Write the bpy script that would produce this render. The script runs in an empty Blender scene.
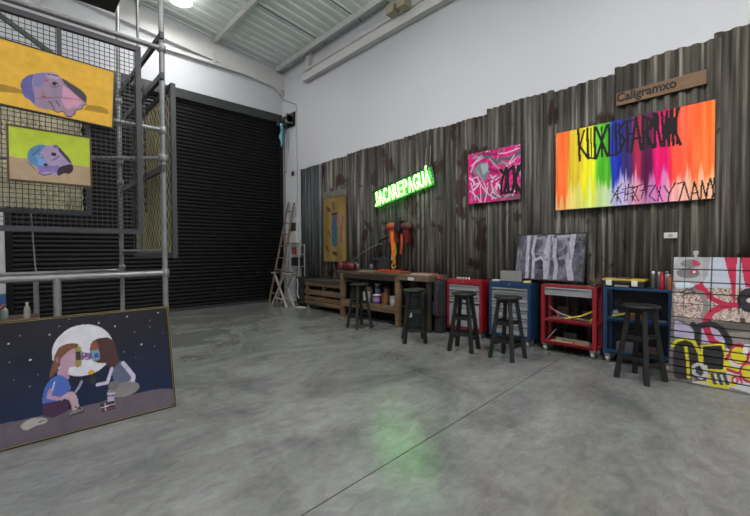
import bpy, bmesh, math, random
import numpy as np
from mathutils import Vector, Matrix
random.seed(7)
SC = bpy.context.scene
COL = SC.collection

# ------------------------------------------------------------------ materials
def lin(c):
    return tuple(((x/255)/12.92 if x/255 <= .04045 else ((x/255+.055)/1.055)**2.4) for x in c)
MATS = {}
def mat(name, rgb, rough=.6, metal=0., spec=.5, emit=None, strength=0., noise=0., nscale=8., stretch=(1, 1, 1), bump=0., trans=0., alpha=1.):
    """Procedural material: base colour broken up by object-space noise."""
    if name in MATS: return MATS[name]
    m = bpy.data.materials.new(name); m.use_nodes = True
    nt = m.node_tree; b = nt.nodes['Principled BSDF']
    c = (*lin(rgb), 1)
    b.inputs['Base Color'].default_value = c
    b.inputs['Roughness'].default_value = rough
    b.inputs['Metallic'].default_value = metal
    b.inputs['Specular IOR Level'].default_value = spec
    b.inputs['Transmission Weight'].default_value = trans
    b.inputs['Alpha'].default_value = alpha
    if emit:
        b.inputs['Emission Color'].default_value = (*emit, 1); b.inputs['Emission Strength'].default_value = strength
    if noise or bump:
        tc = nt.nodes.new('ShaderNodeTexCoord'); mp = nt.nodes.new('ShaderNodeMapping'); nz = nt.nodes.new('ShaderNodeTexNoise')
        mp.inputs['Scale'].default_value = stretch
        nz.inputs['Scale'].default_value = nscale; nz.inputs['Detail'].default_value = 4
        nt.links.new(tc.outputs['Object'], mp.inputs['Vector']); nt.links.new(mp.outputs['Vector'], nz.inputs['Vector'])
        if noise:
            cr = nt.nodes.new('ShaderNodeValToRGB')
            cr.color_ramp.elements[0].position = .3; cr.color_ramp.elements[1].position = .7
            cr.color_ramp.elements[0].color = tuple(x*(1-noise) for x in c[:3])+(1,)
            cr.color_ramp.elements[1].color = tuple(min(1, x*(1+noise)) for x in c[:3])+(1,)
            nt.links.new(nz.outputs['Fac'], cr.inputs['Fac']); nt.links.new(cr.outputs['Color'], b.inputs['Base Color'])
        if bump:
            bp = nt.nodes.new('ShaderNodeBump'); bp.inputs['Strength'].default_value = bump; bp.inputs['Distance'].default_value = .02
            nt.links.new(nz.outputs['Fac'], bp.inputs['Height']); nt.links.new(bp.outputs['Normal'], b.inputs['Normal'])
    MATS[name] = m
    return m

def floor_material():
    m = bpy.data.materials.new('polished_concrete'); m.use_nodes = True
    nt = m.node_tree; N = nt.nodes; L = nt.links; b = N['Principled BSDF']
    tc = N.new('ShaderNodeTexCoord')
    def noise(scale, detail, rough, stretch=(1, 1, 1), dist=0.):
        mp = N.new('ShaderNodeMapping'); mp.inputs['Scale'].default_value = stretch
        n = N.new('ShaderNodeTexNoise'); n.inputs['Scale'].default_value = scale; n.inputs['Detail'].default_value = detail
        n.inputs['Roughness'].default_value = rough; n.inputs['Distortion'].default_value = dist
        L.new(tc.outputs['Object'], mp.inputs['Vector']); L.new(mp.outputs['Vector'], n.inputs['Vector']); return n
    n1 = noise(.8, 8, .6, (1, 1.5, 1), 1.2); n2 = noise(7, 8, .75, (1, 1.7, 1), .8); n3 = noise(.55, 5, .6, (1.7, .8, 1), 1.2)
    r1 = N.new('ShaderNodeValToRGB')
    e = r1.color_ramp.elements; e[0].position = .3; e[0].color = (*lin((90, 92, 91)), 1); e[1].position = .66; e[1].color = (*lin((126, 127, 126)), 1)
    L.new(n1.outputs['Fac'], r1.inputs['Fac'])
    mx = N.new('ShaderNodeMix'); mx.data_type = 'RGBA'; mx.blend_type = 'OVERLAY'; mx.inputs[0].default_value = .6
    L.new(r1.outputs['Color'], mx.inputs[6])
    cl = N.new('ShaderNodeMapRange'); cl.inputs['From Min'].default_value = .33; cl.inputs['From Max'].default_value = .67; cl.inputs['To Min'].default_value = .33; cl.inputs['To Max'].default_value = .67
    L.new(n2.outputs['Fac'], cl.inputs['Value']); L.new(cl.outputs[0], mx.inputs[7])
    r3 = N.new('ShaderNodeValToRGB'); e = r3.color_ramp.elements
    e[0].position = .3; e[0].color = (.5, .5, .49, 1); e[1].position = .46; e[1].color = (1, 1, 1, 1)
    L.new(n3.outputs['Fac'], r3.inputs['Fac'])
    m2 = N.new('ShaderNodeMix'); m2.data_type = 'RGBA'; m2.blend_type = 'MULTIPLY'; m2.inputs[0].default_value = .6
    L.new(mx.outputs[2], m2.inputs[6]); L.new(r3.outputs['Color'], m2.inputs[7])
    L.new(m2.outputs[2], b.inputs['Base Color'])
    mr = N.new('ShaderNodeMapRange'); mr.inputs['To Min'].default_value = .23; mr.inputs['To Max'].default_value = .27
    L.new(n1.outputs['Fac'], mr.inputs['Value']); L.new(mr.outputs[0], b.inputs['Roughness'])
    b.inputs['Specular IOR Level'].default_value = .9
    return m

def sheet_material(name, tint, rust, rust_seed, light=0.):
    """Weathered corrugated iron: vertical grey streaks, rust and grime blotches."""
    m = bpy.data.materials.new(name); m.use_nodes = True
    nt = m.node_tree; N = nt.nodes; L = nt.links; b = N['Principled BSDF']
    tc = N.new('ShaderNodeTexCoord')
    def noise(scale, stretch, detail=4, off=0., dist=0.):
        mp = N.new('ShaderNodeMapping'); mp.inputs['Scale'].default_value = stretch; mp.inputs['Location'].default_value = (off, off*1.7, off*.6)
        n = N.new('ShaderNodeTexNoise'); n.inputs['Scale'].default_value = scale; n.inputs['Detail'].default_value = detail; n.inputs['Distortion'].default_value = dist
        L.new(tc.outputs['Object'], mp.inputs['Vector']); L.new(mp.outputs['Vector'], n.inputs['Vector']); return n
    s1 = noise(1., (1, 19, .5), 6, rust_seed); s2 = noise(1., (1, 2.6, 2.0), 4, rust_seed*2.3, .25); s3 = noise(1., (1, 44, 1.3), 3, rust_seed*3.1)
    r1 = N.new('ShaderNodeValToRGB'); e = r1.color_ramp.elements
    def t(v): return tuple(x*v*1.34 for x in lin(tint))+(1,)
    e[0].position = .33; e[0].color = t(.22); e[1].position = .74; e[1].color = t(2.6+light*2)
    q = r1.color_ramp.elements.new(.52); q.color = t(.72)
    L.new(s1.outputs['Fac'], r1.inputs['Fac'])
    r2 = N.new('ShaderNodeValToRGB'); e = r2.color_ramp.elements
    e[0].position = rust; e[0].color = (0, 0, 0, 1); e[1].position = rust+.035; e[1].color = (1, 1, 1, 1)
    L.new(s2.outputs['Fac'], r2.inputs['Fac'])
    mx = N.new('ShaderNodeMix'); mx.data_type = 'RGBA'
    L.new(r2.outputs['Color'], mx.inputs[0]); L.new(r1.outputs['Color'], mx.inputs[6]); mx.inputs[7].default_value = (*lin((50, 35, 29)), 1)
    r3 = N.new('ShaderNodeValToRGB'); e = r3.color_ramp.elements
    e[0].position = .34; e[0].color = (.3, .3, .29, 1); e[1].position = .62; e[1].color = (1.2, 1.18, 1.14, 1)
    L.new(s3.outputs['Fac'], r3.inputs['Fac'])
    m2 = N.new('ShaderNodeMix'); m2.data_type = 'RGBA'; m2.blend_type = 'MULTIPLY'; m2.inputs[0].default_value = .8
    L.new(mx.outputs[2], m2.inputs[6]); L.new(r3.outputs['Color'], m2.inputs[7])
    L.new(m2.outputs[2], b.inputs['Base Color'])
    b.inputs['Roughness'].default_value = .6; b.inputs['Metallic'].default_value = 0.; b.inputs['Specular IOR Level'].default_value = .3
    return m

def paint_material():
    """Paint layer that takes its pattern from the mesh colour attribute written by the art code."""
    m = bpy.data.materials.new('acrylic_paint'); m.use_nodes = True
    nt = m.node_tree; b = nt.nodes['Principled BSDF']
    a = nt.nodes.new('ShaderNodeAttribute'); a.attribute_name = 'paint'
    nt.links.new(a.outputs['Color'], b.inputs['Base Color'])
    b.inputs['Roughness'].default_value = .7; b.inputs['Specular IOR Level'].default_value = .25
    return m

# ------------------------------------------------------------------ mesh builder
class MB:
    def __init__(s): s.v = []; s.f = []; s.sm = []; s.mi = []; s.cur = 0
    def add(s, vs, fs, smooth=False):
        o = len(s.v); s.v += [tuple(v) for v in vs]
        for f in fs: s.f.append(tuple(i+o for i in f)); s.sm.append(smooth); s.mi.append(s.cur)
        return s
    def box(s, x0, x1, y0, y1, z0, z1, bev=0., M=None):
        bm = bmesh.new(); bmesh.ops.create_cube(bm, size=1)
        for v in bm.verts: v.co = Vector(((x0+x1)/2+v.co.x*(x1-x0), (y0+y1)/2+v.co.y*(y1-y0), (z0+z1)/2+v.co.z*(z1-z0)))
        if bev: bmesh.ops.bevel(bm, geom=list(bm.edges), offset=bev, segments=2, affect='EDGES', profile=.6)
        s.bm(bm, M); return s
    def bm(s, bm, M=None, smooth=False):
        if M is not None: bm.transform(M)
        bm.verts.index_update()
        s.add([v.co[:] for v in bm.verts], [[v.index for v in f.verts] for f in bm.faces], smooth); bm.free()
    def bar(s, a, b, w, h=None, w2=None, h2=None, up=(0, 0, 1)):
        """square bar from a to b, tapering from w x h to w2 x h2"""
        h = h or w; w2 = w2 or w; h2 = h2 or h
        a = Vector(a); b = Vector(b); d = (b-a).normalized(); u = Vector(up)
        if abs(d.dot(u)) > .98: u = Vector((1, 0, 0))
        x = d.cross(u).normalized(); y = x.cross(d)
        vs = [a+x*i*w/2+y*j*h/2 for i, j in ((-1, -1), (1, -1), (1, 1), (-1, 1))]+[b+x*i*w2/2+y*j*h2/2 for i, j in ((-1, -1), (1, -1), (1, 1), (-1, 1))]
        s.add(vs, [(3, 2, 1, 0), (4, 5, 6, 7), (0, 1, 5, 4), (1, 2, 6, 5), (2, 3, 7, 6), (3, 0, 4, 7)]); return s
    def tube(s, pts, r, n=10, cap=True, r2=None):
        pts = [Vector(p) for p in pts]; k = len(pts); rings = []
        ref = Vector((0, 0, 1))
        d0 = (pts[1]-pts[0]).normalized()
        if abs(d0.dot(ref)) > .95: ref = Vector((1, 0, 0))
        x = d0.cross(ref).normalized()
        o = []
        for i, p in enumerate(pts):
            d = (pts[min(i+1, k-1)]-pts[max(i-1, 0)]).normalized()
            x = (x-d*x.dot(d)).normalized(); y = d.cross(x)
            rr = r if r2 is None else r+(r2-r)*i/(k-1)
            o += [p+(x*math.cos(2*math.pi*j/n)+y*math.sin(2*math.pi*j/n))*rr for j in range(n)]
        fs = [(i*n+j, i*n+(j+1) % n, (i+1)*n+(j+1) % n, (i+1)*n+j) for i in range(k-1) for j in range(n)]
        s.add(o, fs, True)
        if cap: s.add(o[:n], [tuple(range(n))[::-1]]); s.add(o[-n:], [tuple(range(n))])
        return s
    def lathe(s, prof, c=(0, 0, 0), n=24, axis='z', smooth=True):
        vs = []
        for r, z in prof:
            for j in range(n):
                a = 2*math.pi*j/n; p = (r*math.cos(a), r*math.sin(a), z)
                if axis == 'x': p = (p[2], p[0], p[1])
                if axis == 'y': p = (p[1], p[2], p[0])
                vs.append((p[0]+c[0], p[1]+c[1], p[2]+c[2]))
        fs = [(i*n+j, i*n+(j+1) % n, (i+1)*n+(j+1) % n, (i+1)*n+j) for i in range(len(prof)-1) for j in range(n)]
        s.add(vs, fs, smooth)
        if prof[0][0] > 1e-4: s.add(vs[:n], [tuple(range(n))[::-1]])
        if prof[-1][0] > 1e-4: s.add(vs[-n:], [tuple(range(n))])
        return s
    def prism(s, poly, h0, h1, axis='x', c=(0, 0, 0)):
        n = len(poly)
        def P(a, b, h):
            q = {'x': (h, a, b), 'y': (a, h, b), 'z': (a, b, h)}[axis]; return (q[0]+c[0], q[1]+c[1], q[2]+c[2])
        vs = [P(a, b, h0) for a, b in poly]+[P(a, b, h1) for a, b in poly]
        s.add(vs, [tuple(range(n))[::-1], tuple(range(n, 2*n))]+[(i, (i+1) % n, (i+1) % n+n, i+n) for i in range(n)]); return s
    def build(s, name, m, parent=None, loc=None):
        me = bpy.data.meshes.new(name); me.from_pydata(s.v, [], s.f)
        for mm in (m if isinstance(m, (list, tuple)) else [m]): me.materials.append(mm)
        me.polygons.foreach_set('use_smooth', s.sm); me.polygons.foreach_set('material_index', s.mi); me.update()
        bm = bmesh.new(); bm.from_mesh(me); bmesh.ops.recalc_face_normals(bm, faces=bm.faces); bm.to_mesh(me); bm.free()
        o = bpy.data.objects.new(name, me); COL.objects.link(o)
        if parent: o.parent = parent
        if loc: o.location = loc
        return o

def tag(o, label, cat, group=None):
    o['label'] = label; o['category'] = cat
    if group: o['group'] = group
    return o
def thing(name, label, cat, loc=(0, 0, 0), rotz=0., group=None):
    o = bpy.data.objects.new(name, None); o.empty_display_size = .05; COL.objects.link(o)
    o.location = loc; o.rotation_euler = (0, 0, rotz)
    return tag(o, label, cat, group)
def struct(name, mb, m, parent=None):
    o = mb.build(name, m, parent); o['kind'] = 'structure'; return o
def dup(root, loc=None, rotz=None, label=None, group=None):
    r = root.copy(); COL.objects.link(r)
    if loc: r.location = loc
    if rotz is not None: r.rotation_euler = (0, 0, rotz)
    if label: r['label'] = label
    if group: r['group'] = group
    for ch in list(root.children):
        c = ch.copy(); COL.objects.link(c); c.parent = r
        for g in ch.children:
            d = g.copy(); COL.objects.link(d); d.parent = c
    return r
def Mloc(P, ex, ey):
    """frame with x along ex, y along ey at P (a picture plane: x right, y up, z out)"""
    ex = Vector(ex).normalized(); ey = Vector(ey).normalized(); ez = ex.cross(ey)
    return Matrix(((ex.x, ey.x, ez.x, P[0]), (ex.y, ey.y, ez.y, P[1]), (ex.z, ey.z, ez.z, P[2]), (0, 0, 0, 1)))

# colours
white_wall = mat('white_painted_wall', (190, 191, 195), .8, noise=.025, nscale=.6, spec=.2)
white_paint = mat('white_painted_steel', (190, 190, 188), .5, noise=.04, nscale=3)
roof_metal = mat('galvanised_roof_sheet', (214, 220, 217), .5, .05, noise=.08, nscale=1.5)
black_slat = mat('black_shutter_paint', (11, 12, 12), .5, 0., .22, noise=.15, nscale=2, stretch=(.5, 1, 6))
black_box = mat('dark_shutter_box', (46, 47, 49), .5)
galv = mat('galvanised_tube', (140, 141, 142), .42, .45, noise=.15, nscale=12)
dark_steel = mat('dark_painted_steel', (58, 59, 63), .5, .2, noise=.1, nscale=6)
black_steel = mat('black_steel', (32, 32, 34), .45)
olive = mat('olive_mesh_paint', (196, 188, 146), .6, noise=.2, nscale=7)
stool_black = mat('black_stained_wood', (15, 14, 14), .55, noise=.25, nscale=9, stretch=(1, 1, .2))
red_p = mat('red_enamel', (134, 23, 35), .38, noise=.06, nscale=5)
blue_p = mat('blue_enamel', (22, 54, 88), .38, noise=.06, nscale=5)
grey_drawer = mat('grey_drawer_enamel', (132, 134, 138), .45, noise=.04, nscale=6)
chrome = mat('brushed_metal', (180, 180, 182), .3, .8)
rubber = mat('black_rubber', (28, 28, 29), .7)
castor_grey = mat('grey_castor_tyre', (150, 148, 146), .6)
pine = mat('raw_pine', (98, 78, 55), .75, noise=.4, nscale=6, stretch=(1, .3, 3))
old_wood = mat('worn_bench_wood', (74, 61, 47), .75, noise=.45, nscale=7, stretch=(1, .25, 2))
dark_wood = mat('dark_brown_wood', (108, 80, 54), .65, noise=.22, nscale=5, stretch=(1, .4, 5))
frame_black = mat('black_picture_frame', (24, 23, 24), .4)
frame_brown = mat('brown_picture_frame', (78, 54, 36), .45)
gold = mat('gold_edge', (165, 140, 62), .4, .3)
canvas_back = mat('raw_canvas', (150, 140, 125), .8)
orange_p = mat('orange_paint', (158, 68, 40), .45, noise=.1, nscale=10)
yellow_p = mat('yellow_plastic', (176, 150, 34), .45)
PAINT = paint_material()

# ------------------------------------------------------------------ room shell
XW, YW, YS = 5.60, 9.56, 9.44
XL, YF = -5.0, -5.0
def roof_z(x): return 6.27+.115*(XW-x)
# floor: two concrete slabs with a sawn joint between them
b = MB()
def jy(x): return 1.62+.0525*x
e = .0045
b.add([(XL, YF, 0), (XW+.2, YF, 0), (XW+.2, jy(XW+.2)-e, 0), (XL, jy(XL)-e, 0)], [(0, 1, 2, 3)])
b.add([(XL, jy(XL)+e, 0), (XW+.2, jy(XW+.2)+e, 0), (XW+.2, YW+.2, 0), (XL, YW+.2, 0)], [(0, 1, 2, 3)])
b.add([(XL, jy(XL)-e, 0), (XW+.2, jy(XW+.2)-e, 0), (XW+.2, jy(XW+.2)-e, -.012), (XL, jy(XL)-e, -.012)], [(0, 1, 2, 3)])
b.add([(XL, jy(XL)+e, 0), (XW+.2, jy(XW+.2)+e, 0), (XW+.2, jy(XW+.2)+e, -.012), (XL, jy(XL)+e, -.012)], [(0, 1, 2, 3)])
b.cur = 1
b.add([(XL, jy(XL)-e, -.012), (XW+.2, jy(XW+.2)-e, -.012), (XW+.2, jy(XW+.2)+e, -.012), (XL, jy(XL)+e, -.012)], [(0, 1, 2, 3)])
struct('floor', b, [floor_material(), mat('joint_filler', (48, 48, 47), .8)])
struct('wall_right', MB().box(XW, XW+.2, YF-.2, YW+.2, 0, 6.24), white_wall)
b = MB()
b.box(XL, XW, YW, YW+.2, 5.02, 7.7)
b.box(XL, .03, YW-.14, YW+.2, .62, 5.02)
struct('wall_back', b, white_wall)
struct('baseboard_back', MB().box(XL, .034, YW-.15, YW+.2, 0, .62), mat('blue_dado_paint', (46, 84, 140), .5))
struct('wall_left', MB().box(XL-.2, XL, YF-.2, YW+.2, 0, 7.7), white_wall)
struct('wall_front', MB().box(XL, XW, YF-.2, YF, 0, 7.7), white_wall)
# roof of profiled steel sheets, ribs running down the slope
b = MB(); ys = []
y = YF
while y < YW+.1:
    ys += [(y, 0), (y+.13, 0), (y+.155, .035), (y+.225, .035)]; y += .25
x0, x1 = XW+.05, XL-.1
vs = [(x0, yy, roof_z(x0)+dz) for yy, dz in ys]+[(x1, yy, roof_z(x1)+dz) for yy, dz in ys]
n = len(ys)
b.add(vs, [(i, i+1, n+i+1, n+i) for i in range(n-1)])
struct('ceiling', b, roof_metal)
b = MB(); y = 2.05
k = 0
for k in range(9):      # lap seams between roof sheets
    yy = -3.0+1.27*k+.37
    b.add([(x0, yy, roof_z(x0)-.004), (x0, yy+.03, roof_z(x0)-.004), (x1, yy+.03, roof_z(x1)-.004), (x1, yy, roof_z(x1)-.004)], [(0, 1, 2, 3)])
struct('trim_1', b, mat('roof_seam', (70, 74, 74), .6))
# purlins along the length of the hall
for i, px in enumerate((5.36, 3.74, 2.12, .5, -1.12, -2.74)):
    z = roof_z(px)
    b = MB().box(px-.035, px+.035, YF, YW-.12, z-.14, z-.005, .006)
    struct('trim_%d' % (i+2), b, white_paint)
# sloping edge beam on the shutter wall, with the thin chord below it
b = MB()
def sl(x, d): return roof_z(x)-d
b.prism([(XW, sl(XW, .15)), (XL, sl(XL, .15)), (XL, sl(XL, .58)), (XW, sl(XW, .56))], YW-.12, YW, 'y')
struct('trim_8', b, white_paint)
b = MB().bar((XW-.25, YW-.08, 5.87), (XL, YW-.08, 5.87), .07, .075)
b.bar((3.7, YW-.08, 5.88), (3.7, YW-.08, 6.12), .12, .06); b.bar((.5, YW-.08, 5.88), (.5, YW-.08, 6.3), .12, .06)
b.bar((XW-.01, YW-.08, 5.62), (XW-.45, YW-.08, 5.86), .07, .07)
struct('trim_9', b, white_paint)
# beam along the right wall and its stub posts
b = MB().box(XW-.16, XW-.02, YF, 8.32, 5.58, 5.76, .012)
b.tube([(XW-.17, YF, 5.8), (XW-.17, 8.3, 5.8)], .03)
b.box(XW-.13, XW-.02, 8.08, 8.22, 5.74, 6.26)
b.box(XW-.13, XW-.02, 4.85, 4.99, 5.74, 6.26); b.box(XW-.13, XW-.02, 1.65, 1.79, 5.74, 6.26)
struct('trim_10', b, white_paint)
b = MB()
b.prism([(XW-.1, 5.86), (XW-.1, 5.98), (XL, 7.12), (XL, 7.0)], 4.9, 5.0, 'y')
struct('trim_11', b, white_paint)

# ------------------------------------------------------------------ roller shutter
dr = bpy.data.objects.new('door_1', None); COL.objects.link(dr); dr.location = (2.8, YS, 0); dr['kind'] = 'structure'
b = MB(); prof = []
z = .06
while z < 4.82:
    prof += [(-.004, z), (-.02, z+.014), (-.024, z+.04), (-.016, z+.07), (.0, z+.083)]; z += .085
n = len(prof)
xa, xb = .07-2.8, 5.42-2.8
b.add([(xa, p, q) for p, q in prof]+[(xb, p, q) for p, q in prof], [(i, i+1, n+i+1, n+i) for i in range(n-1)])
b.build('shutter_curtain', black_slat, dr)
MB().box(xa, xb, -.035, .02, 0, .065, .006).build('bottom_bar', black_box, dr)
MB().box(xa-.05, xb+.05, -.09, .1, 4.79, 5.01, .012).build('shutter_box', black_box, dr)
for xx in (xa-.03, xb+.03): MB().box(xx-.05, xx+.05, -.05, .1, 0, 4.8, .004).build('guide_rail', black_slat, dr)

# shutter motor on the side wall with its chain and a cyan rag
t = thing('shutter_motor', 'black shutter motor box high on the white wall at the end of the roller shutter', 'motor', (XW-.005, 9.16, 4.66))
MB().box(-.03, 0, -.27, .24, 0, .36).build('back_plate', black_steel, t)
MB().lathe([(.1, -.22), (.1, .05)], (-.15, 0, .16), 18, 'y').build('motor_drum', dark_steel, t)
MB().box(-.24, -.05, -.22, -.14, .05, .28, .01).build('gearbox', mat('grey_cast_metal', (120, 122, 124), .5), t)
MB().box(-.3, -.1, .1, .22, .02, .2, .01).build('bracket', dark_steel, t)
b = MB()
for s_ in (-1, 1): b.tube([(-.2, -.1+.05*s_, .1), (-.2, -.1+.05*s_, -1.2)], .006, 6)
b.tube([(-.2, -.15, -1.2), (-.2, -.1, -1.26), (-.2, -.05, -1.2)], .006, 6)
b.build('hand_chain', dark_steel, t)
b = MB()
ring = []
for k in range(9):
    zz = 4.72-.075*k; w = .05+.012*math.sin(k*1.7)
    ring.append([(5.36-w+.02*math.sin(k), 9.2, zz), (5.36, 9.16-.02*math.cos(k*2), zz), (5.36+w, 9.2, zz), (5.36, 9.235, zz)])
vs = [p for r in ring for p in r]
b.add(vs, [(i*4+j, i*4+(j+1) % 4, i*4+4+(j+1) % 4, i*4+4+j) for i in range(8) for j in range(4)]+[(3, 2, 1, 0), (32, 33, 34, 35)], True)
tag(b.build('hanging_rag', mat('cyan_cloth', (96, 150, 165), .85, noise=.2, nscale=20)), 'pale cyan rag hanging from the shutter motor', 'rag')
tag(MB().tube([(5.5, YW-.01, 5.62), (XW-.012, YW-.05, 5.5), (XW-.012, 8.86, 5.2), (XW-.012, 8.82, 5.1), (XW-.012, 8.82, 2.6)], .011, 8).build('wall_cable', mat('pale_conduit', (150, 150, 150), .5)),
    'thin grey cable running down the white corner wall beside the shutter motor', 'cable')
for yy, zz, h_, lab in ((9.02, 3.36, .08, 'small dark switch box on the white strip of wall by the shutter'),):
    tag(MB().box(XW-.04, XW-.003, yy-.05, yy+.05, zz, zz+h_*1.3, .006).build('switch_box', dark_steel), lab, 'switch')
t = thing('power_cabinet', 'small white electrical cabinet with a dark panel on the wall behind the ladder', 'cabinet', (XW, 8.95, 1.55))
MB().box(-.09, -.003, -.2, .2, 0, .6, .008).build('housing', white_paint, t)
MB().box(-.1, -.088, -.17, .17, .32, .54, .004).build('dark_panel', dark_steel, t)

# ------------------------------------------------------------------ corrugated cladding
sheets = [  # y_left, y_right, top, tint, pitch, amp, rust level, label
 (8.56, 7.62, 3.44, (72, 75, 78), .10, .006, .75, 'smooth blue grey corrugated sheet at the far end by the white corner'),
 (7.68, 6.62, 3.47, (80, 77, 73), .105, .013, .60, 'corrugated iron sheet behind the tall ochre painted board'),
 (6.68, 5.78, 3.49, (77, 74, 71), .105, .013, .58, 'weathered corrugated sheet between the ochre board and the neon sign'),
 (5.84, 4.92, 3.5, (74, 72, 70), .105, .013, .57, 'rust patched corrugated sheet behind the left half of the neon sign'),
 (4.98, 4.08, 3.5, (78, 74, 71), .1, .013, .56, 'rust patched corrugated sheet behind the right end of the neon sign'),
 (4.14, 3.19, 3.5, (80, 76, 71), .105, .013, .56, 'brown stained corrugated sheet behind the left edge of the pink painting'),
 (3.23, 2.2, 3.56, (78, 75, 71), .105, .014, .62, 'corrugated sheet behind the right part of the pink painting'),
 (2.27, 1.41, 3.545, (86, 83, 79), .12, .016, .60, 'silvery streaked corrugated sheet at the left end of the rainbow painting'),
 (1.46, .47, 3.6, (80, 76, 70), .125, .016, .66, 'corrugated sheet behind the wooden name board'),
 (.53, -.47, 3.66, (74, 69, 64), .14, .018, .68, 'tallest brown corrugated sheet right of the rainbow painting'),
 (-.41, -1.42, 3.63, (78, 74, 69), .125, .016, .66, 'corrugated sheet beyond the graffiti panel outside the right picture edge'),
]
for i, (ya, yb, top, tint, pitch, amp, rust, lab) in enumerate(sheets):
    xc = 5.56 if i % 2 else 5.523
    n = int((ya-yb)/pitch*12); L_ = ya-yb
    pr = []
    for k in range(n+1):
        yy = -L_*k/n; ph = 2*math.pi*(L_*k/n)/pitch
        pr.append((-amp*math.tanh(1.6*math.sin(ph))*1.05, yy))
    b = MB(); rng = random.Random(i)
    vs = [(p, q, 0) for p, q in pr]+[(p, q, (top+.008*math.sin(q*9))) for p, q in pr]
    m_ = len(pr)
    b.add(vs, [(k, k+1, m_+k+1, m_+k) for k in range(m_-1)], True)
    o = b.build('corrugated_sheet', sheet_material('corrugated_iron_%s' % 'abcdefghijkl'[i], tint, rust, 1.3+i*2.17, .6 if i == 7 else 0.), loc=(xc, ya, 0))
    md = o.modifiers.new('thickness', 'SOLIDIFY'); md.thickness = .0015
    tag(o, lab, 'wall sheet', 'corrugated sheets cladding the right wall')

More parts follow.
